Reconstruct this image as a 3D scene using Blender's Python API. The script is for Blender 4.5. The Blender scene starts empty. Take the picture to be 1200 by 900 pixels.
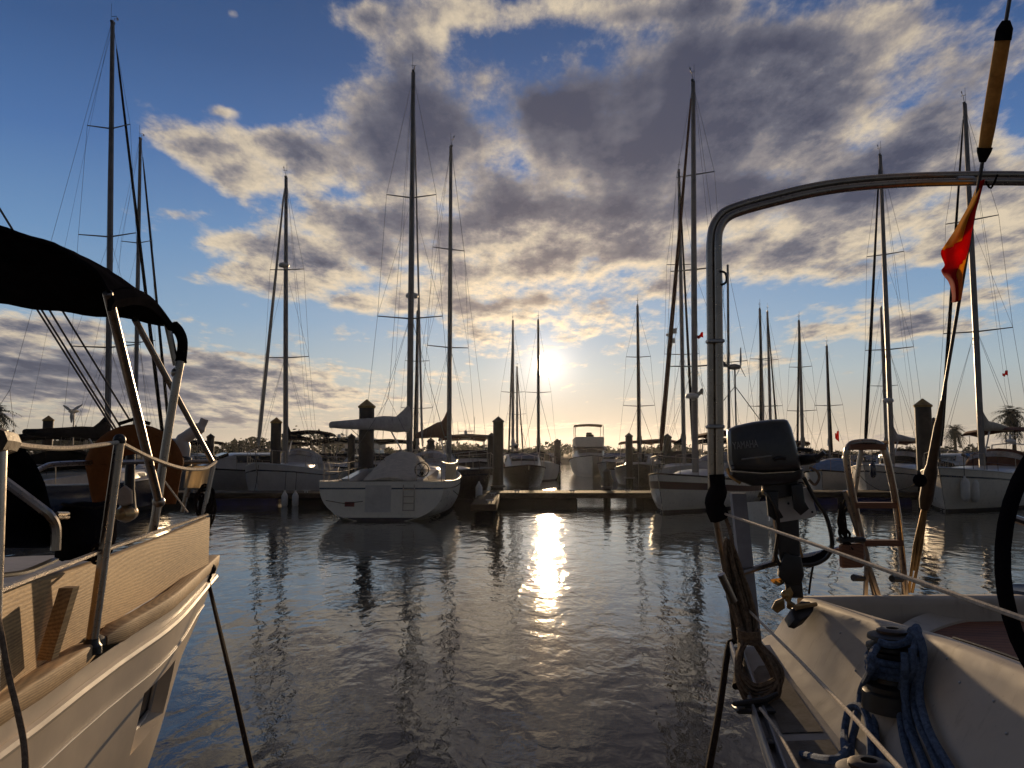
import bpy, math, random
import numpy as np
from mathutils import Vector, Matrix
random.seed(7)
sc = bpy.context.scene
COL = sc.collection
R = math.radians

# ------------------------------------------------------------------ camera
H_CAM, F_PX, PITCH = 2.1, 940.0, math.atan(80 / 940.0)
cam = bpy.data.cameras.new('camera')
cam_o = bpy.data.objects.new('camera', cam)
COL.objects.link(cam_o)
sc.camera = cam_o
cam.sensor_width = 36
cam.lens = 36 * F_PX / 1200
cam.clip_start = 0.05
cam.clip_end = 20000
cam_o.location = (0, 0, H_CAM)
cam_o.rotation_euler = (math.pi / 2 + PITCH, 0, 0)
_F = Vector((0, math.cos(PITCH), math.sin(PITCH)))
_U = Vector((0, -math.sin(PITCH), math.cos(PITCH)))
_R = Vector((1, 0, 0))


def ray(px, py):
    return _F + _R * ((px - 600) / F_PX) + _U * ((450 - py) / F_PX)


def P(px, py, y):
    """the point seen at a pixel of the photograph, at distance y"""
    d = ray(px, py)
    return Vector((0, 0, H_CAM)) + d * (y / d.y)


def PZ(px, py, z):
    d = ray(px, py)
    return Vector((0, 0, H_CAM)) + d * ((z - H_CAM) / d.z)


# ------------------------------------------------------------------ sky and sun
_sd = ray(641, 428).normalized()
SUN_AZ, SUN_EL = math.atan2(_sd.x, _sd.y), math.asin(_sd.z)


def srgb(r, g, b):
    def c(v):
        v /= 255.0
        return v / 12.92 if v <= .04045 else ((v + .055) / 1.055) ** 2.4
    return (c(r), c(g), c(b), 1)


class NT:
    """small helper for building node trees"""

    def __init__(s, tree):
        s.t = tree

    def node(s, kind, **kw):
        n = s.t.nodes.new(kind)
        for k, v in kw.items():
            setattr(n, k, v)
        return n

    def put(s, sock, v):
        if isinstance(v, bpy.types.NodeSocket):
            s.t.links.new(v, sock)
        else:
            sock.default_value = v

    def m(s, op, *a, clamp=False):
        n = s.node('ShaderNodeMath', operation=op, use_clamp=clamp)
        for i, v in enumerate(a):
            s.put(n.inputs[i], v)
        return n.outputs[0]

    def mix(s, f, a, b, mode='MIX'):
        n = s.node('ShaderNodeMix', data_type='RGBA', blend_type=mode)
        s.put(n.inputs[0], f)
        s.put(n.inputs[6], a)
        s.put(n.inputs[7], b)
        return n.outputs[2]

    def step(s, v, lo, hi):
        n = s.node('ShaderNodeMapRange', interpolation_type='SMOOTHSTEP')
        s.put(n.inputs[0], v)
        n.inputs[1].default_value = lo
        n.inputs[2].default_value = hi
        return n.outputs[0]

    def ramp(s, v, stops, interp='LINEAR'):
        n = s.node('ShaderNodeValToRGB')
        n.color_ramp.interpolation = interp
        e = n.color_ramp.elements
        while len(e) < len(stops):
            e.new(0.5)
        for el, (p, c) in zip(e, stops):
            el.position = p
            el.color = c if len(c) == 4 else (*c, 1)
        s.put(n.inputs[0], v)
        return n.outputs[0]

    def noise(s, vec, scale, detail=4, rough=.5, dist=0.0):
        n = s.node('ShaderNodeTexNoise')
        if vec is not None:
            s.put(n.inputs['Vector'], vec)
        n.inputs['Scale'].default_value = scale
        n.inputs['Detail'].default_value = detail
        n.inputs['Roughness'].default_value = rough
        n.inputs['Distortion'].default_value = dist
        return n.outputs[0]


world = bpy.data.worlds.new('World')
sc.world = world
world.use_nodes = True
world.node_tree.nodes.clear()
W = NT(world.node_tree)
tc = W.node('ShaderNodeTexCoord')
sx = W.node('ShaderNodeSeparateXYZ')
nrm = W.node('ShaderNodeVectorMath', operation='NORMALIZE')
W.put(nrm.inputs[0], tc.outputs['Generated'])
W.put(sx.inputs[0], nrm.outputs[0])
X, Y, Z = sx.outputs
el = W.m('ARCSINE', Z)
az = W.m('ARCTAN2', X, Y)
dotn = W.node('ShaderNodeVectorMath', operation='DOT_PRODUCT')
W.put(dotn.inputs[0], nrm.outputs[0])
dotn.inputs[1].default_value = _sd
ang = W.m('MULTIPLY', W.m('ARCCOSINE', W.m('MINIMUM', dotn.outputs['Value'], 0.999999)), 180 / math.pi)   # degrees from the sun
sky = W.node('ShaderNodeTexSky', sky_type='NISHITA', sun_disc=False, sun_elevation=SUN_EL, sun_rotation=SUN_AZ)
base = W.ramp(W.m('DIVIDE', el, math.pi / 2), [
    (0.0, srgb(156, 146, 132)), (2.5 / 90, srgb(162, 158, 148)), (5.5 / 90, srgb(152, 166, 172)), (9 / 90, srgb(124, 152, 178)),
    (14 / 90, srgb(98, 133, 172)), (20 / 90, srgb(70, 104, 153)), (26 / 90, srgb(54, 83, 128)), (33 / 90, srgb(43, 67, 106)), (1.0, srgb(30, 48, 78))])
nish = W.mix(1.0, sky.outputs[0], (.0012, .0012, .0012, 1), 'MULTIPLY')
skyc = W.mix(1.0, base, nish, 'ADD')
glow_n = W.m('ADD', W.m('MULTIPLY', W.m('EXPONENT', W.m('DIVIDE', ang, -1.1)), 1.2), W.m('MULTIPLY', W.m('EXPONENT', W.m('DIVIDE', ang, -8.0)), .10))
glow_c = W.node('ShaderNodeCombineColor')
W.put(glow_c.inputs[0], glow_n)
W.put(glow_c.inputs[1], W.m('MULTIPLY', glow_n, .82))
W.put(glow_c.inputs[2], W.m('MULTIPLY', glow_n, .66))

# clouds: where they lie (degrees azimuth / elevation, widths), then broken up by noise on a flat cloud layer
def azel(px, py):
    d = ray(px, py).normalized()
    return math.atan2(d.x, d.y), math.asin(d.z)


BLOBS = [  # px, py, rx, ry, weight
    (640, 185, 235, 100, .95), (430, 165, 95, 60, .72), (830, 120, 150, 85, .72), (600, 285, 200, 52, .66), (400, 285, 66, 36, .62),
    (650, 385, 190, 45, .54), (520, 345, 120, 26, .52), (1080, 50, 170, 52, .78), (960, 150, 70, 40, .5), (1110, 150, 70, 40, .62), (1165, 215, 80, 48, .66), (985, 240, 150, 48, .72), (820, 300, 140, 45, .5),
    (1010, 378, 90, 18, .56), (1165, 295, 60, 40, .68), (1060, 385, 130, 18, .58), (870, 428, 90, 14, .62), (960, 300, 130, 22, .5), (1130, 350, 80, 12, .5), 
    (235, 170, 66, 26, .70), (275, 208, 60, 22, .62), (320, 165, 40, 18, .6), (263, 283, 28, 12, .66), (200, 250, 44, 12, .56), (320, 310, 70, 34, .6), (430, 355, 60, 12, .5), (262, 130, 20, 6, .55), (428, 20, 24, 15, .6), (520, 12, 70, 20, .52),
    (720, 6, 200, 22, .58), (272, 18, 12, 8, .5), (340, 330, 60, 14, .4), (500, 55, 40, 20, .42),
    (60, 430, 210, 50, 1.0), (210, 455, 120, 30, .75), (330, 445, 85, 20, .62), (300, 475, 120, 14, .5), (255, 490, 40, 12, .58), (420, 465, 90, 11, .5), (20, 380, 60, 16, .5),
    (680, 500, 190, 6, .5), (1040, 512, 190, 12, .62), (780, 470, 60, 5, .3), (520, 440, 80, 10, .42), (560, 500, 90, 6, .38), (420, 497, 90, 6, .4)]
DARKS = [(620, 135, 210, 62, 1.0), (430, 160, 70, 45, .75), (770, 110, 110, 60, .8), (850, 195, 110, 45, .65), (450, 275, 120, 24, .7), (660, 230, 190, 34, .7), (930, 235, 130, 20, .95),
         (600, 325, 70, 13, .5), (90, 440, 170, 40, 1.0), (560, 358, 100, 12, .55), (1080, 70, 60, 26, .5), (680, 352, 110, 11, .5), (660, 400, 60, 8, .5), (260, 172, 30, 9, .35), (410, 300, 70, 12, .4),
         (260, 494, 40, 8, .6), (880, 300, 100, 16, .5), (1030, 374, 40, 6, .5), (1160, 215, 60, 20, .5), (980, 60, 40, 18, .35), (200, 252, 36, 6, .5), (740, 20, 120, 9, .5), (1040, 514, 200, 10, .7),
         (1010, 120, 110, 26, .55), (1140, 120, 60, 26, .5), (900, 50, 90, 26, .6), (1110, 20, 60, 18, .55), (1060, 180, 60, 20, .5), (760, 290, 90, 14, .5), (480, 205, 60, 14, .4), (1140, 305, 50, 10, .4), (700, 300, 60, 12, .5)]


def patches(rows_):
    tot = None
    for (px, py, rx, ry, w_) in rows_:
        a0, e0 = azel(px, py)
        u = W.m('DIVIDE', W.m('SUBTRACT', az, a0), rx / F_PX)
        v = W.m('DIVIDE', W.m('SUBTRACT', el, e0), ry / F_PX)
        q = W.m('ADD', W.m('MULTIPLY', u, u), W.m('MULTIPLY', v, v))
        g = W.m('MULTIPLY', W.m('EXPONENT', W.m('MULTIPLY', q, -1.0)), w_)
        tot = g if tot is None else W.m('ADD', tot, g)
    return tot


cov = patches(BLOBS)
drk = patches(DARKS)
# broken cloud over the rest of the sky
out_az = W.step(W.m('ABSOLUTE', az), .64, .9)
out_el = W.step(el, .56, .75)
cov = W.m('ADD', W.m('MINIMUM', cov, 1.05), W.m('MULTIPLY', W.m('MAXIMUM', out_az, out_el), .42))
den = W.m('ADD', W.m('MAXIMUM', Z, 0.0), .11)
cx = W.m('DIVIDE', X, den)
cy = W.m('DIVIDE', Y, den)


def cloud_vec(ox, oy, oz=0.0):
    c = W.node('ShaderNodeCombineXYZ')
    W.put(c.inputs[0], W.m('ADD', cx, ox))
    W.put(c.inputs[1], W.m('ADD', W.m('MULTIPLY', cy, .56), oy))
    c.inputs[2].default_value = oz
    return c.outputs[0]


n_s = W.noise(cloud_vec(5.7, 2.4), 1.9, 4, .55, .2)             # large holes
n_l = W.noise(cloud_vec(3.1, 1.7), 5.0, 3, .5)                  # lumps
n_a = W.noise(cloud_vec(3.1, 1.7), 5.0, 12, .60)                # lumps with their fine broken edge
n_b = W.noise(cloud_vec(3.1 + .010, 1.7 + .036), 5.0, 12, .60)  # the same a step towards the sun
n_c = W.noise(cloud_vec(8.3, 6.1), 13.0, 7, .62)
n_d = W.noise(cloud_vec(8.3 + .008, 6.1 + .022), 13.0, 7, .62)


def dev(n):
    return W.m('SUBTRACT', n, .5)


d_a = W.m('ADD', W.m('SUBTRACT', cov, .43), W.m('ADD', W.m('MULTIPLY', dev(n_a), 2.1), W.m('ADD', W.m('MULTIPLY', dev(n_c), .60), W.m('MULTIPLY', dev(n_s), 1.25))))
alpha = W.m('POWER', W.step(d_a, -.10, .44), .9)
thick = W.step(d_a, .12, .85)
relief = W.m('ADD', W.m('MULTIPLY', W.m('SUBTRACT', n_a, n_b), 2.6), W.m('MULTIPLY', W.m('SUBTRACT', n_c, n_d), .9))
shade = W.m('ADD', W.m('MULTIPLY', thick, .36), W.m('ADD', W.m('MULTIPLY', drk, .52), W.m('MULTIPLY', dev(n_l), 1.5)))
shade = W.m('ADD', shade, W.m('MULTIPLY', W.step(el, .22, .5), .12))
shade = W.m('SUBTRACT', shade, W.m('MULTIPLY', relief, W.m('SUBTRACT', 1.0, W.m('MULTIPLY', drk, .42), clamp=True)))
near = W.m('EXPONENT', W.m('DIVIDE', ang, -5.0))
c_far = W.ramp(shade, [(.0, srgb(204, 188, 163)), (.2, srgb(182, 169, 151)), (.42, srgb(138, 132, 131)), (.68, srgb(94, 95, 107)), (1.0, srgb(66, 69, 86))])
c_near = W.ramp(shade, [(.0, (1.5, 1.1, .64, 1)), (.3, (.95, .72, .44, 1)), (.6, srgb(176, 148, 118)), (1.0, srgb(128, 108, 94))])
cl_c = W.mix(near, c_far, c_near)
fade = W.m('MULTIPLY', W.m('EXPONENT', W.m('DIVIDE', W.m('MAXIMUM', el, 0.0), -.03)), .45)
a_f = W.m('MULTIPLY', alpha, W.m('SUBTRACT', .97, fade))
clear_c = W.mix(1.0, skyc, glow_c.outputs[0], 'ADD')
full = W.mix(a_f, clear_c, W.mix(.5, cl_c, W.mix(1.0, cl_c, glow_c.outputs[0], 'ADD')))
disc = W.step(ang, .95, .5)
full = W.mix(disc, full, (14, 10.5, 6.5, 1))
# the half of the sky opposite the sun is duller
back = W.m('MULTIPLY_ADD', W.step(Y, .6, -.3), -.68, 1.0)
bc = W.node('ShaderNodeCombineColor')
for i in range(3):
    W.put(bc.inputs[i], back)
full = W.mix(1.0, full, bc.outputs[0], 'MULTIPLY')
bg = W.node('ShaderNodeBackground')
bg.inputs[1].default_value = 1.0
W.put(bg.inputs[0], full)
wo = W.node('ShaderNodeOutputWorld')
W.put(wo.inputs[0], bg.outputs[0])
world.cycles.sampling_method = 'MANUAL'
world.cycles.sample_map_resolution = 2048

sun = bpy.data.lights.new('sun', 'SUN')
sun.energy = 3.3
sun.angle = R(.53)
sun.color = (1.0, .70, .40)
sun_o = bpy.data.objects.new('sun', sun)
COL.objects.link(sun_o)
sun_o.rotation_euler = (-_sd).to_track_quat('-Z', 'Y').to_euler()

vs = sc.view_settings
vs.view_transform = 'Standard'
vs.look = 'None'
vs.exposure = 0.24
vs.gamma = 1
vs.use_curve_mapping = False
sc.cycles.use_denoising = True
sc.cycles.max_bounces = 6
sc.cycles.glossy_bounces = 4
sc.cycles.sample_clamp_indirect = 6
sc.cycles.caustics_reflective = False
sc.cycles.caustics_refractive = False

# ------------------------------------------------------------------ materials
MATS = {}


def pm(name, col, rough=.5, metal=0.0, var=.18, scale=6.0, bump=0.0, bscale=60.0, coat=0.0, alpha=None, stretch=None, trans=0.0):
    m = bpy.data.materials.new(name)
    m.use_nodes = True
    t = NT(m.node_tree)
    p = m.node_tree.nodes['Principled BSDF']
    c = t.node('ShaderNodeTexCoord').outputs['Object']
    if stretch:
        mp = t.node('ShaderNodeMapping')
        t.put(mp.inputs[0], c)
        mp.inputs['Scale'].default_value = stretch
        c = mp.outputs[0]
    n = t.noise(c, scale, 6, .6, .3)
    n2 = t.noise(c, scale * 5.3, 4, .6)
    v = t.m('ADD', t.m('MULTIPLY', n, .7), t.m('MULTIPLY', n2, .3))
    lo = tuple(max(0, x * (1 - var * 1.6)) for x in col[:3]) + (1,)
    hi = tuple(min(1, x * (1 + var * 1.1)) for x in col[:3]) + (1,)
    t.put(p.inputs['Base Color'], t.ramp(v, [(.32, lo), (.66, hi)]))
    t.put(p.inputs['Roughness'], t.m('MULTIPLY_ADD', n2, .24, max(.02, rough - .12)))
    p.inputs['Metallic'].default_value = metal
    p.inputs['Coat Weight'].default_value = coat
    p.inputs['Coat Roughness'].default_value = .08
    if rough >= .75:
        p.inputs['Specular IOR Level'].default_value = 0.0 if name == 'dark_canvas' else .08
    if trans:
        p.inputs['Transmission Weight'].default_value = trans
    if bump:
        b = t.node('ShaderNodeBump')
        b.inputs['Strength'].default_value = bump
        b.inputs['Distance'].default_value = .01
        t.put(b.inputs['Height'], t.noise(c, bscale, 5, .6))
        t.put(p.inputs['Normal'], b.outputs[0])
    MATS[name] = m
    return m


M = MATS
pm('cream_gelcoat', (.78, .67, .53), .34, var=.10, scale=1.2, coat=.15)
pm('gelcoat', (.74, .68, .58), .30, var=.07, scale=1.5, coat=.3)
pm('deck_gelcoat', (.50, .43, .345), .6, var=.10, scale=2.2)
pm('nonskid', (.30, .26, .22), .9, var=.22, scale=14, bump=.9, bscale=420)
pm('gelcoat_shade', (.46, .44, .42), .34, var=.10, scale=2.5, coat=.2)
pm('deck_grip', (.40, .36, .32), .62, var=.12, scale=9, bump=.25, bscale=260)
pm('old_gelcoat', (.55, .52, .48), .42, var=.14, scale=2)
pm('navy_paint', (.012, .018, .045), .22, var=.25, coat=.4)
pm('grey_paint', (.30, .30, .31), .32, var=.1, coat=.2)
pm('black_hull', (.02, .018, .018), .28, var=.3, coat=.3)
pm('red_paint', (.20, .025, .02), .4, var=.25)
pm('brown_stripe', (.075, .022, .018), .4, var=.25)
pm('antifoul', (.03, .028, .035), .7, var=.4)
pm('blue_float', (.012, .018, .16), .55, var=.3, scale=2)
pm('sail_canvas', (.40, .38, .37), .85, var=.14, scale=5, bump=.5, bscale=14)
pm('cream_canvas', (.46, .41, .34), .85, var=.16, scale=5, bump=.5, bscale=14)
pm('dark_canvas', (.012, .011, .013), .9, var=.35, scale=4, bump=.35, bscale=90)
pm('blue_canvas', (.10, .20, .36), .85, var=.2, scale=4, bump=.4, bscale=18)
pm('brown_canvas', (.13, .055, .035), .85, var=.25, scale=4, bump=.4, bscale=18)
pm('orange_cloth', (.24, .085, .025), .8, var=.22, scale=7, bump=.4, bscale=50)
pm('tan_cover', (.55, .34, .11), .75, var=.28, scale=10, bump=.5, bscale=35)
pm('alloy', (.42, .42, .43), .42, .75, var=.12, scale=3)
pm('mast_alloy', (.20, .19, .19), .45, .55, var=.18, scale=2)
pm('steel', (.36, .31, .265), .30, 1.0, var=.14, scale=9)
pm('wire_steel', (.10, .10, .105), .45, .6, var=.2)
pm('black_plastic', (.018, .018, .019), .45, var=.3, scale=12)
pm('engine_grey', (.050, .048, .047), .38, var=.25, scale=7, coat=.25)
pm('white_plastic', (.66, .64, .60), .4, var=.1, scale=5)
pm('grey_board', (.30, .32, .37), .5, var=.14, scale=5)
pm('glass_dark', (.010, .011, .013), .16, var=.2)
pm('clear_vinyl', (.30, .24, .17), .25, var=.25, scale=3, coat=.3)
pm('blue_rope', (.14, .20, .32), .85, var=.4, scale=70, bump=.9, bscale=420)
pm('tan_rope', (.30, .21, .14), .9, var=.4, scale=60, bump=.9, bscale=420)
pm('white_rope', (.74, .65, .54), .8, var=.25, scale=70, bump=.8, bscale=420)
pm('dark_rope', (.035, .026, .022), .9, var=.5, scale=60, bump=.9, bscale=420)
pm('dock_wood', (.055, .043, .034), .8, var=.4, scale=4, bump=.4, stretch=(1, 6, 1))
pm('dock_edge', (.055, .040, .030), .8, var=.35, scale=6, stretch=(1, 1, 3))
pm('pile_steel', (.028, .022, .02), .7, var=.5, scale=3, bump=.4, bscale=20)
pm('weed', (.018, .022, .012), .85, var=.6, scale=9, bump=.8, bscale=30)
pm('yellow_cap', (.24, .14, .025), .6, var=.35, scale=5)
pm('concrete', (.24, .22, .20), .85, var=.2, scale=4)
pm('leaf', (.040, .050, .022), .8, var=.55, scale=.35)
pm('palm_leaf', (.035, .045, .020), .7, var=.5, scale=1.5)
pm('bark', (.10, .075, .05), .9, var=.4, scale=5)
pm('mud', (.09, .075, .055), .9, var=.35, scale=.2)
pm('letter_grey', (.34, .33, .32), .5, var=.1)
pm('brown_foot', (.075, .045, .022), .6, var=.35, scale=20, bump=.3)
pm('winch_bronze', (.06, .04, .028), .4, .6, var=.3, scale=30)
pm('bronze', (.38, .26, .12), .35, .8, var=.25, scale=10)
pm('red_cloth', (.62, .03, .022), .8, var=.18, scale=6)
pm('yellow_cloth', (.92, .50, .05), .8, var=.15, scale=6)
pm('red_plastic', (.45, .05, .03), .5)
pm('dodger_cloth', (.72, .62, .46), .7, var=.1, scale=4)
for mn in ('red_cloth', 'yellow_cloth', 'tan_cover', 'dodger_cloth'):
    mm = M[mn]
    tt = NT(mm.node_tree)
    pb = mm.node_tree.nodes['Principled BSDF']
    tr = tt.node('ShaderNodeBsdfTranslucent')
    tt.put(tr.inputs[0], pb.inputs['Base Color'].links[0].from_socket)
    ms = tt.node('ShaderNodeMixShader')
    ms.inputs[0].default_value = .7 if 'cloth' in mn else .4
    tt.put(ms.inputs[1], pb.outputs[0])
    tt.put(ms.inputs[2], tr.outputs[0])
    tt.put(mm.node_tree.nodes['Material Output'].inputs[0], ms.outputs[0])


def wood(name, dark, light, scale, rough, axis='y', rings=1.0, side=.6, skew=.22):
    m = bpy.data.materials.new(name)
    m.use_nodes = True
    t = NT(m.node_tree)
    p = m.node_tree.nodes['Principled BSDF']
    mp = t.node('ShaderNodeMapping')
    t.put(mp.inputs[0], t.node('ShaderNodeTexCoord').outputs['Object'])
    mp.inputs['Scale'].default_value = {'y': (1, .10, 1), 'x': (.10, 1, 1), 'z': (1, 1, .10)}[axis]
    sp_ = t.node('ShaderNodeSeparateXYZ')
    t.put(sp_.inputs[0], t.node('ShaderNodeTexCoord').outputs['Object'])
    across = t.m('ADD', sp_.outputs[2], t.m('MULTIPLY', t.m('ADD', sp_.outputs[0 if axis == 'y' else 1], t.m('MULTIPLY', sp_.outputs[1 if axis == 'y' else 0], skew)), side))
    big = t.m('ADD', t.m('MULTIPLY', t.noise(mp.outputs[0], 1.7, 1, .4), .42), t.m('MULTIPLY', t.noise(mp.outputs[0], 14, 3, .55), .012))
    ring = t.m('SINE', t.m('MULTIPLY', t.m('ADD', across, big), 560.0 * rings))
    mf = t.node('ShaderNodeMapping')
    t.put(mf.inputs[0], t.node('ShaderNodeTexCoord').outputs['Object'])
    mf.inputs['Scale'].default_value = {'y': (1, .025, 1), 'x': (.025, 1, 1), 'z': (1, 1, .025)}[axis]
    fib = t.noise(mf.outputs[0], 120 * scale, 5, .7)
    stain = t.noise(mp.outputs[0], 5, 4, .6)
    v = t.m('ADD', t.m('MULTIPLY_ADD', ring, .15, .42), t.m('ADD', t.m('MULTIPLY', t.m('SUBTRACT', fib, .5), 1.2), t.m('MULTIPLY', t.m('SUBTRACT', stain, .5), 1.1)))
    t.put(p.inputs['Base Color'], t.ramp(v, [(.0, dark), (.75, light)]))
    p.inputs['Roughness'].default_value = rough
    b = t.node('ShaderNodeBump')
    b.inputs['Strength'].default_value = .18
    b.inputs['Distance'].default_value = .004
    t.put(b.inputs['Height'], v)
    t.put(p.inputs['Normal'], b.outputs[0])
    M[name] = m


wood('ash_plank', (.20, .10, .036, 1), (.68, .44, .19, 1), 1.0, .62, side=0.0)
wood('rail_wood', (.17, .10, .045, 1), (.58, .39, .20, 1), 1.2, .75)
wood('teak', (.12, .040, .018, 1), (.32, .12, .055, 1), 1.2, .8, 'x')
wood('block_wood', (.13, .055, .028, 1), (.28, .125, .06, 1), 1.0, .6, 'x')

_t = NT(M['deck_gelcoat'].node_tree)
_p = M['deck_gelcoat'].node_tree.nodes['Principled BSDF']
_mp = _t.node('ShaderNodeMapping')
_t.put(_mp.inputs[0], _t.node('ShaderNodeTexCoord').outputs['Object'])
_mp.inputs['Scale'].default_value = (5, 9, 1.1)
_st = _t.step(_t.noise(_mp.outputs[0], 2.2, 6, .65, .4), .54, .74)
_sp = _t.step(_t.noise(_t.node('ShaderNodeTexCoord').outputs['Object'], 46, 3, .6), .66, .74)
_dirt = _t.m('MAXIMUM', _t.m('MULTIPLY', _st, .45), _t.m('MULTIPLY', _sp, .4))
_t.put(_p.inputs['Base Color'], _t.mix(_dirt, _p.inputs['Base Color'].links[0].from_socket, (.20, .15, .10, 1)))

# caulked teak seat: dark seams
_t = NT(M['teak'].node_tree)
_p = M['teak'].node_tree.nodes['Principled BSDF']
_c = _t.node('ShaderNodeSeparateXYZ')
_t.put(_c.inputs[0], _t.node('ShaderNodeTexCoord').outputs['Object'])
_fr = _t.m('FRACT', _t.m('MULTIPLY', _t.m('ADD', _c.outputs[1], _t.m('MULTIPLY', _c.outputs[0], .22)), 16.0))
_seam = _t.m('LESS_THAN', _fr, .09)
_t.put(_p.inputs['Base Color'], _t.mix(_seam, _p.inputs['Base Color'].links[0].from_socket, (.008, .006, .005, 1)))

# water
wm = bpy.data.materials.new('harbour_water')
wm.use_nodes = True
t = NT(wm.node_tree)
p = wm.node_tree.nodes['Principled BSDF']
p.inputs['IOR'].default_value = 1.333
p.inputs['Roughness'].default_value = .045
c = t.node('ShaderNodeTexCoord').outputs['Object']
mp = t.node('ShaderNodeMapping')
t.put(mp.inputs[0], c)
mp.inputs['Scale'].default_value = (1.25, .72, 1.0)
mp.inputs['Rotation'].default_value = (0, 0, R(8))
cv = mp.outputs[0]
t.put(p.inputs['Base Color'], t.ramp(t.noise(c, .15, 3), [(.3, (.030, .032, .027, 1)), (.7, (.046, .044, .034, 1))]))
h1 = t.noise(cv, 1.7, 2, .45, .5)
h2 = t.noise(cv, 6.0, 3, .5, .6)
h3 = t.noise(cv, 13, 2, .55)
calm = t.m('MULTIPLY_ADD', t.step(t.noise(c, .09, 3, .5, .8), .38, .66), .9, .45)
hh = t.m('ADD', t.m('MULTIPLY', h1, .017), t.m('MULTIPLY', calm, t.m('ADD', t.m('MULTIPLY', h2, .0054), t.m('MULTIPLY', h3, .0008))))
b = t.node('ShaderNodeBump')
b.inputs['Strength'].default_value = 1.0
b.inputs['Distance'].default_value = 1.0
t.put(b.inputs['Height'], hh)
t.put(p.inputs['Normal'], b.outputs[0])
M['water'] = wm


# ------------------------------------------------------------------ mesh helpers
def spl(pts, n=8, closed=False):
    pts = [Vector(q) for q in pts]
    out = []
    k = len(pts)
    for i in range(k if closed else k - 1):
        if closed:
            a, b_, c_, d = pts[i - 1], pts[i], pts[(i + 1) % k], pts[(i + 2) % k]
        else:
            a, b_, c_, d = pts[max(i - 1, 0)], pts[i], pts[i + 1], pts[min(i + 2, k - 1)]
        for j in range(n):
            s = j / n
            out.append(.5 * ((2 * b_) + (c_ - a) * s + (2 * a - 5 * b_ + 4 * c_ - d) * s * s + (3 * b_ - a - 3 * c_ + d) * s ** 3))
    if not closed:
        out.append(pts[-1])
    return out


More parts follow.
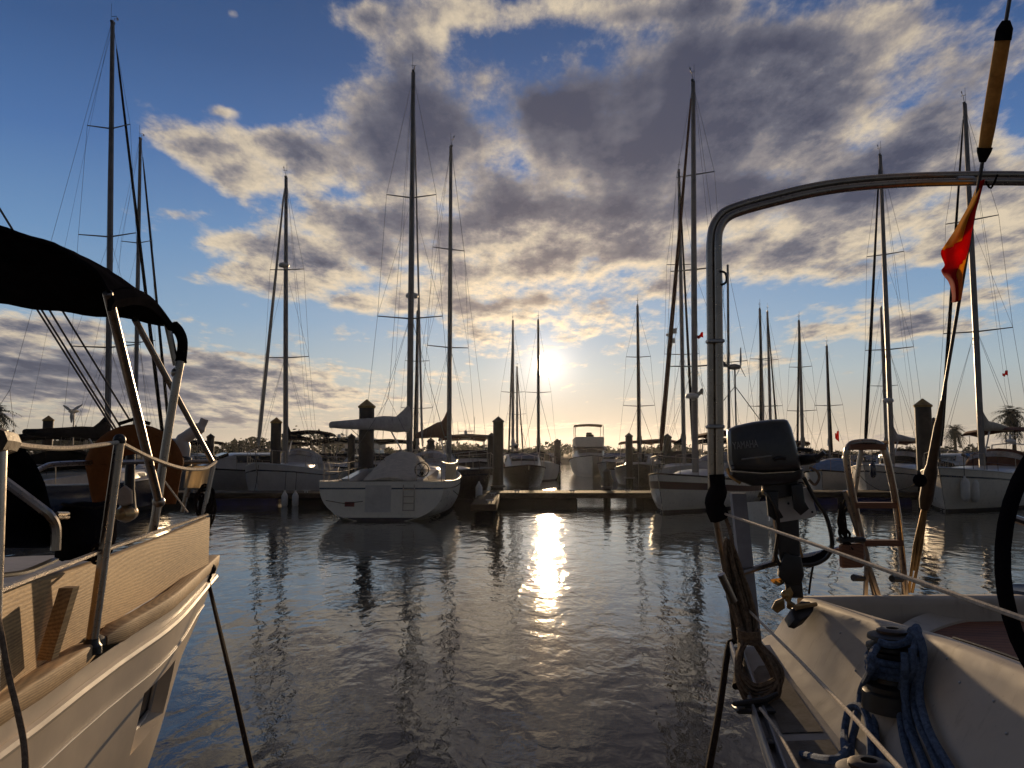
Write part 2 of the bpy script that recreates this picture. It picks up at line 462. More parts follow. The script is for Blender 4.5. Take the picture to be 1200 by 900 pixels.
class MB:
    def __init__(s):
        s.v, s.f = [], []

    def add(s, vs_, fs):
        o = len(s.v)
        s.v += [tuple(q) for q in vs_]
        s.f += [tuple(i + o for i in f) for f in fs]
        return s

    def box(s, c, d, rz=0.0, bev=0.0):
        hx, hy, hz = (q / 2 for q in d)
        ca, sa = math.cos(rz), math.sin(rz)
        if bev <= 0:
            pts = [(x, y, z) for z in (-hz, hz) for x, y in ((-hx, -hy), (hx, -hy), (hx, hy), (-hx, hy))]
            rings = 2
            k = 4
        else:
            prof = []
            for z, i in ((-hz, bev), (-hz + bev, 0), (hz - bev, 0), (hz, bev)):
                for x, y in ((-hx + i, -hy + bev + i), (-hx + bev + i, -hy + i), (hx - bev - i, -hy + i), (hx - i, -hy + bev + i),
                             (hx - i, hy - bev - i), (hx - bev - i, hy - i), (-hx + bev + i, hy - i), (-hx + i, hy - bev - i)):
                    prof.append((x, y, z))
            pts = prof
            rings = 4
            k = 8
        pts = [(c[0] + x * ca - y * sa, c[1] + x * sa + y * ca, c[2] + z) for x, y, z in pts]
        fs = [tuple(range(k))[::-1], tuple(range((rings - 1) * k, rings * k))]
        for r_ in range(rings - 1):
            for i in range(k):
                j = (i + 1) % k
                fs.append((r_ * k + i, r_ * k + j, (r_ + 1) * k + j, (r_ + 1) * k + i))
        return s.add(pts, fs)

    def loft(s, rings, cap=True, closed=True):
        k = len(rings[0])
        pts = [q for r_ in rings for q in r_]
        fs = []
        for a in range(len(rings) - 1):
            for i in range(k if closed else k - 1):
                j = (i + 1) % k
                fs.append((a * k + i, a * k + j, (a + 1) * k + j, (a + 1) * k + i))
        if cap and closed:
            fs.append(tuple(range(k))[::-1])
            fs.append(tuple(range((len(rings) - 1) * k, len(rings) * k)))
        return s.add(pts, fs)

    def tube(s, pts, r=.02, n=8, closed=False, flat=1.0):
        pts = [Vector(q) for q in pts]
        k = len(pts)
        rs = r if isinstance(r, (list, tuple)) else [r] * k
        up = None
        rings = []
        for i in range(k):
            if closed:
                d = pts[(i + 1) % k] - pts[i - 1]
            else:
                d = pts[min(i + 1, k - 1)] - pts[max(i - 1, 0)]
            if d.length < 1e-9:
                d = Vector((0, 0, 1))
            d.normalize()
            if up is None:
                up = Vector((0, 0, 1)) if abs(d.z) < .9 else Vector((0, 1, 0))
            up = up - d * up.dot(d)
            if up.length < 1e-6:
                up = d.orthogonal()
            up.normalize()
            sd = d.cross(up)
            rings.append([pts[i] + (up * math.cos(q) * rs[i] * flat + sd * math.sin(q) * rs[i]) for q in (2 * math.pi * j / n for j in range(n))])
        if closed:
            rings.append(rings[0])
            return s.loft(rings, cap=False)
        return s.loft(rings)

    def lathe(s, prof, c=(0, 0, 0), n=16, mat=None):
        rings = []
        for r_, z in prof:
            ring = []
            for j in range(n):
                a = 2 * math.pi * j / n
                q = Vector((r_ * math.cos(a), r_ * math.sin(a), z))
                if mat is not None:
                    q = mat @ q
                ring.append(q + Vector(c))
            rings.append(ring)
        return s.loft(rings)

    def ball(s, c, rx, ry=None, rz=None, n=12):
        ry = ry or rx
        rz = rz or rx
        pr = [(math.cos(a), math.sin(a)) for a in (-math.pi / 2 * .97 + math.pi * .97 * i / (n // 2) for i in range(n // 2 + 1))]
        rings = [[(c[0] + rx * q * math.cos(2 * math.pi * j / n), c[1] + ry * q * math.sin(2 * math.pi * j / n), c[2] + rz * z) for j in range(n)] for q, z in pr]
        return s.loft(rings)

    def pillow(s, poly, axis, half, n=1.0):
        """an outline given real thickness, its edges rounded over"""
        poly = [Vector(q) for q in poly]
        cen = sum(poly, Vector()) / len(poly)
        axis = Vector(axis).normalized()
        rings = []
        for o, k in ((-1, .72), (-.93, .88), (-.72, .97), (-.4, 1), (.4, 1), (.72, .97), (.93, .88), (1, .72)):
            rings.append([cen + (q - cen) * (1 - (1 - k) * n) + axis * o * half for q in poly])
        return s.loft(rings)

    def build(s, name, mat, parent=None, off=None, ang_=38):
        me = bpy.data.meshes.new(name)
        vv = s.v
        if off is not None:
            vv = [(a - off[0], b_ - off[1], c_ - off[2]) for a, b_, c_ in vv]
        me.from_pydata(vv, [], s.f)
        me.validate()
        me.polygons.foreach_set('use_smooth', [True] * len(me.polygons))
        me.set_sharp_from_angle(angle=R(ang_))
        me.materials.append(M[mat])
        o = bpy.data.objects.new(name, me)
        COL.objects.link(o)
        if parent is not None:
            o.parent = parent
        return o


def thing(name, label, cat, loc=(0, 0, 0), rz=0.0, group=None):
    o = bpy.data.objects.new(name, None)
    o.empty_display_size = .2
    COL.objects.link(o)
    o.location = loc
    o.rotation_euler = (0, 0, rz)
    o['label'] = label
    o['category'] = cat
    if group:
        o['group'] = group
    return o


def tag(o, label, cat, group=None):
    o['label'] = label
    o['category'] = cat
    if group:
        o['group'] = group
    return o


def tube(name, pts, r, mat, parent=None, off=None, n=8, closed=False, flat=1.0):
    return MB().tube(pts, r, n, closed, flat).build(name, mat, parent, off)


def smooth(a, b_, x):
    q = min(1, max(0, (x - a) / (b_ - a)))
    return q * q * (3 - 2 * q)


def lerp(a, b_, t_):
    return a + (b_ - a) * t_


# ------------------------------------------------------------------ water, shore
g = MB()
g.add([(-2500, -200, 0), (2500, -200, 0), (2500, 800, 0), (-2500, 800, 0)], [(0, 1, 2, 3)])
w_o = g.build('water', 'water')
w_o['kind'] = 'structure'
rows = []
for i, (y0, z0) in enumerate(((150, -1.0), (153, .5), (160, 1.1), (400, 1.6), (900, 2.4), (1600, 2.6))):
    rows.append([(x * (1 + i * .5), y0 + 4 * math.sin(x * .03) + 2 * math.sin(x * .11 + 1), z0 + .3 * math.sin(x * .05)) for x in range(-300, 301, 12)])
sh = MB()
k = len(rows[0])
sh.loft(rows, cap=False, closed=False)
o = sh.build('shore', 'mud')
o['kind'] = 'structure'


def leaf_mass(mb, n, cen, rad, size):
    for _ in range(n):
        while True:
            q = Vector((random.uniform(-1, 1), random.uniform(-1, 1), random.uniform(-1, 1)))
            if q.length < 1:
                break
        q = q * (.55 + .45 * random.random())
        c_ = Vector((cen[0] + q.x * rad[0], cen[1] + q.y * rad[1], cen[2] + q.z * rad[2]))
        a = Vector((random.gauss(0, 1), random.gauss(0, 1), random.gauss(0, 1))).normalized()
        b_ = a.orthogonal().normalized()
        s_ = size * random.uniform(.6, 1.4)
        mb.add([c_ - a * s_, c_ + b_ * s_ * .6, c_ + a * s_, c_ - b_ * s_ * .6], [(0, 1, 2, 3)])


tl = MB()
for i in range(420):
    px = random.uniform(-150, 1350)
    y = random.uniform(158, 190)
    if px < 430:
        h = 4.6 + 1.2 * math.sin(px * .021) + .6 * math.sin(px * .09)
    elif px < 800:
        h = 2.7 + .7 * math.sin(px * .05)
    else:
        h = 2.4 + .9 * math.sin(px * .03)
    h *= random.uniform(.75, 1.15)
    x = (px - 600) / F_PX * y
    leaf_mass(tl, 46, (x, y, .8 + h * .55), (random.uniform(1.6, 3.4), 2, h * .55), .42)
o = tl.build('treeline', 'leaf')
o['kind'] = 'stuff'
tag(o, 'dark low belt of trees along the far shore', 'trees')


def palm(px, pytop, y, r_, label):
    c_ = P(px, pytop, y)
    root = thing('palm_tree', label, 'palm tree', (c_.x, c_.y, 1.0), 0, 'palms beyond the boats on the shore')
    h = c_.z - 1.0
    tube('trunk', [(0, 0, -.3), (.1, 0, h * .5), (0, 0, h)], [.28, .2, .2], 'bark', root)
    cr = MB()
    for i in range(64):
        a = random.uniform(0, 2 * math.pi)
        e = random.uniform(-1.15, 1.1)
        d = Vector((math.cos(a) * math.cos(e), math.sin(a) * math.cos(e), math.sin(e)))
        L_ = r_ * random.uniform(.75, 1.1)
        pts = [Vector((0, 0, h)) + d * L_ * s - Vector((0, 0, 1)) * L_ * .55 * s * s for s in (0, .3, .6, .85, 1)]
        sd = d.cross(Vector((0, 0, 1))).normalized()
        for j in range(4):
            for sgn in (-1, 1):
                for q in (0, .5):
                    b0 = pts[j].lerp(pts[j + 1], q)
                    b1 = pts[j].lerp(pts[j + 1], q + .34)
                    tip = b1 + sd * sgn * r_ * .2 * (1 - .6 * (j / 4)) - Vector((0, 0, r_ * .10)) + d * .1 * r_
                    cr.add([b0, b1, tip], [(0, 1, 2)])
    cr.build('crown', 'palm_leaf', root)


palm(1186, 484, 95, 2.6, 'tall dark palm tree above the cream boom cover of the rightmost yacht')
palm(1118, 503, 120, 2.2, 'low palm crown showing just left of the rightmost yacht mast')
palm(-6, 482, 80, 2.6, 'dark palm tree at the far left edge behind the black canopy')


# ------------------------------------------------------------------ docks and piles
def pontoon(label, x0, x1, y0, y1, z, floats, name='pontoon', cleats=(), group='floating pontoons across the basin'):
    root = thing(name, label, 'pontoon', ((x0 + x1) / 2, y0, 0), 0, group)
    off = root.location
    d = MB()
    along_x = (x1 - x0) > (y1 - y0)
    n = int(((x1 - x0) if along_x else (y1 - y0)) / .15)
    for i in range(n):
        if along_x:
            w_ = (x1 - x0) / n
            d.box((x0 + (i + .5) * w_, (y0 + y1) / 2, z - .02 + random.uniform(-.003, .003)), (w_ - .012, y1 - y0, .04))
        else:
            w_ = (y1 - y0) / n
            d.box(((x0 + x1) / 2, y0 + (i + .5) * w_, z - .02 + random.uniform(-.003, .003)), (x1 - x0, w_ - .012, .04))
    d.build('deck_boards', 'dock_wood', root, off)
    e = MB()
    e.box(((x0 + x1) / 2, y0 - .035, z - .11), (x1 - x0 + .1, .06, .20), bev=.015)
    e.box(((x0 + x1) / 2, y1 + .035, z - .11), (x1 - x0 + .1, .06, .20), bev=.015)
    e.box((x0 - .035, (y0 + y1) / 2, z - .11), (.06, y1 - y0 - .02, .20), bev=.015)
    e.box((x1 + .035, (y0 + y1) / 2, z - .11), (.06, y1 - y0 - .02, .20), bev=.015)
    e.build('edge_beam', 'dock_edge', root, off)
    for fx0, fx1, fm in floats:
        MB().box(((fx0 + fx1) / 2, (y0 + y1) / 2 + .06, z - .225 - .21), (fx1 - fx0, y1 - y0 - .16, .43), bev=.05).build('float', fm, root, off)
    for cx_, cy_ in cleats:
        c_ = MB()
        c_.tube([(cx_ - .13, cy_, z + .10), (cx_ - .05, cy_, z + .085), (cx_ + .05, cy_, z + .085), (cx_ + .13, cy_, z + .10)], .022, 6)
        c_.box((cx_ - .05, cy_, z + .04), (.04, .05, .08))
        c_.box((cx_ + .05, cy_, z + .04), (.04, .05, .08))
        c_.build('cleat', 'alloy', root, off)
    return root


pontoon('timber pontoon with blue floats in front of the grey bow-on yacht', -14.2, -7.1, 32, 34, .5,
        [(-14, -12.2, 'dark_canvas'), (-11.9, -9.3, 'blue_float'), (-9.0, -7.2, 'dark_canvas')], cleats=((-12.8, 32.2), (-8.2, 32.2)))
pontoon('timber pontoon in the sun glitter in front of the flybridge motor yacht', -1.25, 6.2, 32, 34, .5,
        [(-1.1, 2.6, 'dark_canvas'), (5.2, 6.1, 'dark_canvas')], cleats=((.2, 32.2), (2.4, 32.2), (4.6, 32.2)))
pontoon('narrow finger pontoon pointing at the viewer beside the white stern', -1.25, -.55, 25.6, 31.9, .47,
        [(-1.2, -.6, 'dark_canvas')], name='finger_pontoon', cleats=((-.72, 26.2), (-.72, 30.5)))
pontoon('timber pontoon with bright blue floats seen behind the ladder', 9.9, 16.4, 32.6, 34.4, .5,
        [(10.2, 13.2, 'blue_float'), (13.6, 16.2, 'blue_float')], cleats=((12.0, 32.8), (15.6, 32.8)))


def pile(px, pytop, y, wpx, label, cap='pile_steel', sq=True):
    w_ = wpx / F_PX * y
    tp = P(px, pytop, y)
    root = thing('mooring_pile', label, 'pile', (tp.x, y, 0), 0, 'mooring piles with pointed caps')
    h = tp.z
    hc = w_ * .42
    n = 14
    MB().lathe([(w_ * .47, -1.2), (w_ * .47, .3), (w_ * .47, h - hc)], n=n).build('shaft', 'pile_steel', root)
    ca = MB()
    ca.lathe([(w_ * .53, h - hc - w_ * .12), (w_ * .55, h - hc), (w_ * .03, h)], n=n)
    ca.build('cap', cap, root, ang_=20)
    MB().lathe([(w_ * .478, -.5), (w_ * .482, .25), (w_ * .476, .55 + random.uniform(-.1, .1))], n=n).build('tide_band', 'weed', root)
    rg = MB()
    rg.tube([(w_ * .62 * math.cos(a), w_ * .62 * math.sin(a), .62) for a in (2 * math.pi * i / 14 for i in range(14))], .045, 6, closed=True)
    rg.build('guide_ring', 'wire_steel', root)


for a in (
        (430, 468, 29.5, 19, 'thickest dark pile, standing behind the boom of the white stern-to yacht', 'yellow_cap'),
        (412, 508, 46, 9, 'thin pile just left of the thickest pile', 'pile_steel'),
        (324, 489, 36.5, 13, 'dark pile just left of the grey yacht mast', 'yellow_cap'),
        (247, 508, 47, 9, 'small dark pile against the treeline, right of the davit', 'pile_steel'),
        (57, 487, 39, 12, 'pile with a yellow cap above the black canopy', 'yellow_cap'),
        (584, 488, 35.2, 13, 'taller of two touching piles left of the sun glitter', 'pile_steel'),
        (576, 507, 39, 10, 'shorter of two touching piles left of the sun glitter', 'pile_steel'),
        (653, 514, 62, 8, 'short pile just left of the flybridge motor yacht', 'pile_steel'),
        (737, 507, 47, 9, 'pile just left of the three-line mast between motor yacht and ketch', 'pile_steel'),
        (782, 508, 50, 10, 'pile beside the rail of the dark boat, left of the ketch', 'pile_steel'),
        (711, 549, 34.3, 9, 'stubby pile at the far edge of the glittering pontoon', 'pile_steel'),
        (1081, 467, 35.5, 19, 'tall dark pile just left of the padded backstay foot', 'yellow_cap'),
        (1094, 489, 46, 12, 'pile half hidden behind the tall pile on the right', 'pile_steel'),
        (505, 513, 44, 9, 'small pile between the two masts of the white stern and dark hull', 'pile_steel')):
    pile(*a)


# ------------------------------------------------------------------ yachts
def make_yacht(name, label, mast_px, mast_y, top_py, heading, L=11.5, B=3.7, fb=1.15, hull='gelcoat', stripe=None, cover='sail_canvas',
               spreaders=2, furl_r=.055, furl_mat='sail_canvas', boom=True, sprayhood='dark_canvas', bimini=None, detail=2, stern_w=.72, stern_rake=.25,
               radar=0, mast_at=.42, boot='antifoul', boom_z=2.35, boom_top=.34, wind=True, transom_kit=False, mizzen=None, furl=True, wire=.0065, group='moored sailing yachts', boom_ang=0.0, heel=0.0):
    """local frame: x forward, mast at x=0"""
    hd = R(heading)
    b0 = P(mast_px, 500, mast_y)
    root = thing(name, label, 'sailboat', (b0.x, mast_y, 0), hd, group)
    mh = P(mast_px, top_py, mast_y).z
    root.rotation_euler = (R(heel), 0, hd)
    x_b = L * mast_at          # bow
    x_s = -L * (1 - mast_at)   # stern
    ns = 22 if detail > 1 else 13
    mcol = 11 if detail > 1 else 7

    def half(t_):
        if t_ < .45:
            return B / 2 * (stern_w + (1 - stern_w) * math.sin(math.pi / 2 * t_ / .45))
        q = (t_ - .45) / .55
        return max(.012, B / 2 * (1 - q ** 2.3) ** .95)

    def sheer(t_):
        return fb * (.96 - .10 * math.sin(math.pi * min(1, t_ * 1.2)) + .34 * t_ ** 2.4)

    def keel(t_):
        return -.55 * math.sin(math.pi * min(1, max(0, t_ * .92 + .06))) ** .7 + (.10 if t_ < .02 else 0)

    def hp(t_, z):
        zk = keel(t_)
        s_ = min(1, max(0, (z - zk) / (sheer(t_) - zk)))
        y_ = half(t_) * (1 - (1 - s_) ** 2.6) ** (1 / 2.3)
        x_ = lerp(x_s, x_b, t_)
        x_ -= (max(0, t_ - .55) / .45) ** 2 * .55 * (1 - s_) * fb
        x_ += max(0, 1 - t_ / .16) * stern_rake * ((1 - s_) if stern_rake < 0 else s_) * abs(1)
        return Vector((x_, y_, z))

    ts = [i / ns for i in range(ns + 1)]
    hm = MB()
    rings = []
    for t_ in ts:
        zk, zs = keel(t_), sheer(t_)
        col = [hp(t_, lerp(zk, zs, (j / mcol) ** 1.25)) for j in range(mcol + 1)]
        rings.append([Vector((q.x, -q.y, q.z)) for q in col[::-1]] + col[1:])
    hm.loft(rings, cap=False, closed=False)
    k = len(rings[0])
    hm.add(rings[0], [tuple(range(k))])
    h_o = hm.build('hull', hull, root)
    dk = MB()
    dr = []
    for t_ in ts:
        q = hp(t_, sheer(t_))
        dr.append([Vector((q.x, q.y * w_ * .985, q.z - .03 + .07 * (1 - w_ * w_))) for w_ in (-1, -.6, 0, .6, 1)])
    dk.loft(dr, cap=False, closed=False)
    dk.build('deck', 'deck_grip', root)
    rail = MB()
    for sg in (-1, 1):
        rail.tube([(hp(t_, sheer(t_)).x, sg * hp(t_, sheer(t_)).y, sheer(t_) + .012) for t_ in ts], .03, 6)
    rail.build('toe_rail', 'dock_edge' if stripe else 'alloy', root)

    def band(nm, z0f, z1f, mt, out=.008):
        bm_ = MB()
        for sg in (-1, 1):
            r0, r1 = [], []
            for t_ in ts:
                za, zb = z0f(t_), z1f(t_)
                a = hp(t_, za)
                c_ = hp(t_, zb)
                r0.append(Vector((a.x + (out if t_ > .98 else 0), sg * (a.y + out), a.z)))
                r1.append(Vector((c_.x + (out if t_ > .98 else 0), sg * (c_.y + out), c_.z)))
            bm_.loft([r0, r1], cap=False, closed=False)
        a0 = [hp(0, z0f(0)), hp(0, z1f(0))]
        bm_.add([(a0[0].x - out, -a0[0].y, a0[0].z), (a0[0].x - out, a0[0].y, a0[0].z), (a0[1].x - out, a0[1].y, a0[1].z), (a0[1].x - out, -a0[1].y, a0[1].z)], [(0, 1, 2, 3)])
        bm_.build(nm, mt, root)
    band('boot_stripe', lambda t_: -.05, lambda t_: .10, boot)
    if stripe:
        band('hull_stripe', lambda t_: sheer(t_) * .62, lambda t_: sheer(t_) * .82, stripe)
    elif detail > 1:
        band('hull_stripe', lambda t_: sheer(t_) * .80, lambda t_: sheer(t_) * .84, 'navy_paint')

    # cabin trunk
    zd = sheer(.5)
    cab = MB()
    cr = []
    for u, (wd, ht) in ((0, (.56, .36)), (.04, (.60, .42)), (.5, (.60, .44)), (.75, (.50, .36)), (.93, (.36, .2)), (1.0, (.30, .05))):
        x_ = lerp(x_s + L * .36, x_s + L * .76, u)
        w_ = B / 2 * wd
        ring = []
        for yy, zz in ((-1.08, 0), (-1.0, .72), (-.93, .93), (-.6, 1.06), (0, 1.12), (.6, 1.06), (.93, .93), (1.0, .72), (1.08, 0)):
            ring.append(Vector((x_, yy * w_, zd - .04 + zz * ht)))
        cr.append(ring)
    cab.loft(cr, cap=True)
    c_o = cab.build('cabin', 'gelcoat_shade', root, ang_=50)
    if detail > 0:
        for sg in (-1, 1):
            for u0, u1 in ((.08, .34), (.42, .68)):
                x0_, x1_ = lerp(x_s + L * .36, x_s + L * .76, u0), lerp(x_s + L * .36, x_s + L * .76, u1)
                wi = MB()
                y_ = B / 2 * .585
                wi.loft([[(x0_, sg * (y_ + .055), zd + .09), (x1_, sg * (y_ + .01), zd + .09), (x1_ - .06, sg * (y_ - .01), zd + .22), (x0_ + .06, sg * (y_ + .035), zd + .22)],
                         [(x0_, sg * (y_ - .05), zd + .09), (x1_, sg * (y_ - .09), zd + .09), (x1_ - .06, sg * (y_ - .1), zd + .22), (x0_ + .06, sg * (y_ - .06), zd + .22)]])
                wi.build('window', 'glass_dark', c_o)
    # cockpit coamings
    for sg in (-1, 1):
        cm = MB()
        cm.loft([[(lerp(x_s + .25, x_s + L * .36, u), sg * B * lerp(.29, .32, u), sheer(.1) - .03), (lerp(x_s + .25, x_s + L * .36, u), sg * B * lerp(.31, .34, u) , sheer(.1) + lerp(.12, .34, u)),
                  (lerp(x_s + .25, x_s + L * .36, u), sg * B * lerp(.25, .28, u), sheer(.1) + lerp(.12, .36, u)), (lerp(x_s + .25, x_s + L * .36, u), sg * B * lerp(.24, .27, u), sheer(.1) - .03)] for u in (0, .5, 1)])
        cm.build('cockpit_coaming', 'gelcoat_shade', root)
    if sprayhood:
        sp = MB()
        sr = []
        for u, hh_ in ((0, .80), (.25, .86), (.6, .70), (.85, .42), (1, .05)):
            x_ = lerp(x_s + L * .32, x_s + L * .32 + 1.5, u)
            w_ = B * .33 * (1 - .18 * u)
            sr.append([Vector((x_, w_ * math.cos(a), zd + .30 + hh_ * max(0, math.sin(a)) ** .7)) for a in (math.pi * i / 10 for i in range(11))])
        sp.loft(sr, cap=False, closed=False)
        s_o = sp.build('sprayhood', sprayhood, root)
        if detail > 1:
            vw = MB()
            vr = []
            for u, hh_ in ((.55, .735), (.8, .50)):
                x_ = lerp(x_s + L * .32, x_s + L * .32 + 1.5, u)
                w_ = B * .335 * (1 - .18 * u)
                vr.append([Vector((x_ + .02, w_ * math.cos(a), zd + .31 + hh_ * max(0, math.sin(a)) ** .7)) for a in (math.pi * i / 10 for i in range(2, 9))])
            vw.loft(vr, cap=False, closed=False)
            vw.build('clear_panel', 'clear_vinyl', s_o)
    if bimini:
        bi = MB()
        br = []
        for u, dz in ((0, -.12), (.15, 0), (.5, .06), (.85, 0), (1, -.12)):
            x_ = lerp(x_s + .5, x_s + L * .33, u)
            br.append([Vector((x_, B * .40 * c1, sheer(.1) + 1.95 + dz + d1)) for c1, d1 in ((-1, -.24), (-.86, -.03), (-.4, .1), (0, .13), (.4, .1), (.86, -.03), (1, -.24))])
        bi.loft(br, cap=False, closed=False)
        b_o = bi.build('bimini', bimini, root)
        fr = MB()
        for x_ in (x_s + .6, x_s + L * .18, x_s + L * .32):
            for sg in (-1, 1):
                fr.tube([(x_s + L * .18, sg * B * .40, sheer(.1)), (x_, sg * B * .40, sheer(.1) + 1.75)], .015, 5)
        fr.build('bimini_frame', 'steel', b_o)

    # rig
    ms = MB()
    ms.tube([(0, 0, zd + .3), (0, 0, lerp(zd, mh, .5)), (-.03, 0, mh)], [.092, .088, .062], 8, flat=1.35)
    m_o = ms.build('mast', 'mast_alloy', root)
    hd_ = MB()
    hd_.box((-.02, 0, mh + .03), (.22, .1, .08))
    hd_.tube([(-.1, .02, mh), (-.1, .02, mh + .75)], .007, 4)
    if wind:
        hd_.tube([(0, 0, mh), (.14, 0, mh + .28), (.36, 0, mh + .30)], .011, 4)
        hd_.box((.36, 0, mh + .38), (.13, .015, .09))
        hd_.tube([(.1, -.10, mh + .34), (.1, .10, mh + .34)], .012, 4)
    hd_.build('masthead', 'wire_steel', m_o)
    sps = []
    for i in range(spreaders):
        z_ = lerp(zd, mh, [(.5,), (.38, .68), (.28, .52, .76)][spreaders - 1][i])
        w_ = B * [(.30,), (.31, .24), (.33, .28, .21)][spreaders - 1][i]
        for sg in (-1, 1):
            tube('spreader', [(-.02, 0, z_), (-.22, sg * w_, z_ + .07)], [.032, .02], 'mast_alloy', m_o, n=6)
        sps.append((z_ + .07, w_))
    if radar:
        rz_ = lerp(zd, mh, radar)
        rd = MB()
        rd.lathe([(.05, -.09), (.24, -.07), (.26, 0), (.22, .09), (.08, .13)], (.32, 0, rz_), 14)
        rd.box((.14, 0, rz_ - .11), (.3, .1, .05))
        rd.build('radar_dome', 'white_plastic', m_o)
    qt = hp(.4, sheer(.4))
    for sg in (-1, 1):
        path = [Vector((qt.x * 0 - .15, sg * half(.55) * .93, sheer(.55)))]
        for z_, w_ in sps:
            path.append(Vector((-.22, sg * w_, z_)))
        path.append(Vector((0, 0, mh - .1)))
        tube('shroud', path, wire, 'wire_steel', root, n=4)
        if detail > 0:
            tube('lower_shroud', [(-.45, sg * half(.55) * .90, sheer(.55)), (0, sg * .05, sps[0][0] - .05)], wire * .9, 'wire_steel', root, n=4)
            tube('lower_shroud', [(.45, sg * half(.6) * .90, sheer(.6)), (0, sg * .05, sps[0][0] - .1)], wire * .9, 'wire_steel', root, n=4)
            if len(sps) > 1:
                tube('diagonal_shroud', [(-.22, sg * sps[0][1], sps[0][0]), (0, 0, sps[1][0] - .1)], wire * .8, 'wire_steel', root, n=4)
    zb = sheer(1.0)
    fs0, fs1 = Vector((x_b - .15, 0, zb + .1)), Vector((.08, 0, mh - .12))
    f_o = tube('forestay', [fs0, fs1], wire, 'wire_steel', root, n=4)
    if furl:
        pts = [fs0.lerp(fs1, q) for q in (.045, .09, .3, .6, .9, .955)]
        tube('furled_jib', pts, [furl_r * .6, furl_r * 1.15, furl_r * 1.1, furl_r * .85, furl_r * .6, furl_r * .3], furl_mat, root, n=7)
        MB().lathe([(.05, 0), (.13, .01), (.13, .03), (.05, .05), (.05, .15), (.13, .17), (.13, .19), (.04, .2)], fs0 + Vector((0, 0, .05)), 10).build('furling_drum', 'black_plastic', f_o)
    bz = Vector((x_s + .25, 0, sheer(0) + .05))
    bm2 = bz.lerp(Vector((-.1, 0, mh - .02)), .16)
    tube('backstay', [bm2, (-.1, 0, mh - .02)], wire, 'wire_steel', root, n=4)
    for sg in (-1, 1):
        tube('backstay_leg', [(x_s + .25, sg * half(0) * .75, sheer(0) + .03), bm2], wire, 'wire_steel', root, n=4)
    if detail > 1:
        for i in range(3):
            tube('halyard', [(-.13 - .03 * i, .09 * (i - 1), zd + .6), (-.10, .03 * (i - 1), mh - .15 - .4 * i)], wire * .6, 'dark_rope', root, n=4)
        tube('topping_lift', [(-.1, 0, mh), (-L * .40, 0, zd + boom_z - .6)], wire * .6, 'dark_rope', root, n=4)
    if boom:
        bl = L * .40
        z0_ = zd + boom_z - .75
        b_o = tube('boom', [(-.1, 0, z0_), (-bl, 0, z0_ + .06)], .065, 'alloy', root)
        cv_ = MB()
        rr = []
        for u in (0, .02, .08, .18, .35, .6, .85, .985, 1.0):
            hh_ = boom_top * (1.0 - .82 * u) + (.42 * max(0, 1 - u / .14)) + random.uniform(-.015, .015)
            ww = .17 * (1 - .35 * u)
            if u in (0, 1.0):
                hh_ *= .6
                ww *= .4
            sag = .025 * math.sin(u * 22)
            rr.append([Vector((-.04 - bl * u * 1.02, ww * math.sin(a), z0_ - .10 + .06 * u + sag + (hh_ + .1) * (1 - math.cos(a)) / 2)) for a in (2 * math.pi * j / 12 for j in range(12))])
        cv_.loft(rr)
        cv_.build('sail_cover', cover, b_o, ang_=60)
        b_o.rotation_euler = (0, 0, R(boom_ang))
        cb, sb = math.cos(R(boom_ang)), math.sin(R(boom_ang))
        tube('vang', [(-.1, 0, zd + .5), (-bl * .28 * cb, -bl * .28 * sb, z0_)], .03, 'alloy', root, n=6)
        tube('mainsheet', [(-bl * .8 * cb, -bl * .8 * sb, z0_), (-bl * .78, 0, sheer(.1) + .3)], .012, 'dark_rope', root, n=4)
    if mizzen:
        mx, mz = mizzen
        q = MB()
        q.tube([(mx, 0, sheer(.1)), (mx, 0, mz)], [.07, .05], 8)
        q.build('mizzen_mast', 'mast_alloy', root)
        for sg in (-1, 1):
            tube('mizzen_spreader', [(mx, 0, mz * .58), (mx - .1, sg * .8, mz * .58 + .05)], .02, 'mast_alloy', root, n=5)
            tube('mizzen_shroud', [(mx - .2, sg * B * .38, sheer(.1)), (mx - .1, sg * .8, mz * .58 + .05), (mx, 0, mz - .1)], wire, 'wire_steel', root, n=4)
    # rails
    if detail > 0:
        pu = MB()
        zt = .62
        for sg in (-1, 1):
            a = [hp(t_, sheer(t_)) for t_ in (.86, .93, .985)]
            pu.tube([(q.x, sg * q.y * .95, q.z + (zt if i else zt)) for i, q in enumerate(a)] + [(x_b + .02, 0, zb + zt + .03)], .014, 5)
            for q in a[:2]:
                pu.tube([(q.x, sg * q.y * .95, q.z), (q.x, sg * q.y * .95, q.z + zt)], .014, 5)
        pu.tube([(x_b - .08, 0, zb), (x_b + .02, 0, zb + zt + .03)], .014, 5)
        pu.build('pulpit', 'steel', root)
        w0 = half(0)
        for sg in (-1, 1):
            ps = MB()
            ps.tube([(x_s + 1.2, sg * half(.1) * .95, sheer(.1) + .6), (x_s + .3, sg * w0 * .95, sheer(0) + .6), (x_s + .25, sg * w0 * .55, sheer(0) + .6)], .014, 5)
            ps.tube([(x_s + 1.2, sg * half(.1) * .95, sheer(.1) + .32), (x_s + .3, sg * w0 * .95, sheer(0) + .32), (x_s + .25, sg * w0 * .55, sheer(0) + .32)], .010, 5)
            for xx, yy in ((x_s + 1.2, half(.1) * .95), (x_s + .3, w0 * .95), (x_s + .25, w0 * .55)):
                ps.tube([(xx, sg * yy, sheer(0) - .05), (xx, sg * yy, sheer(0) + .6)], .014, 5)
            ps.build('pushpit', 'steel', root)
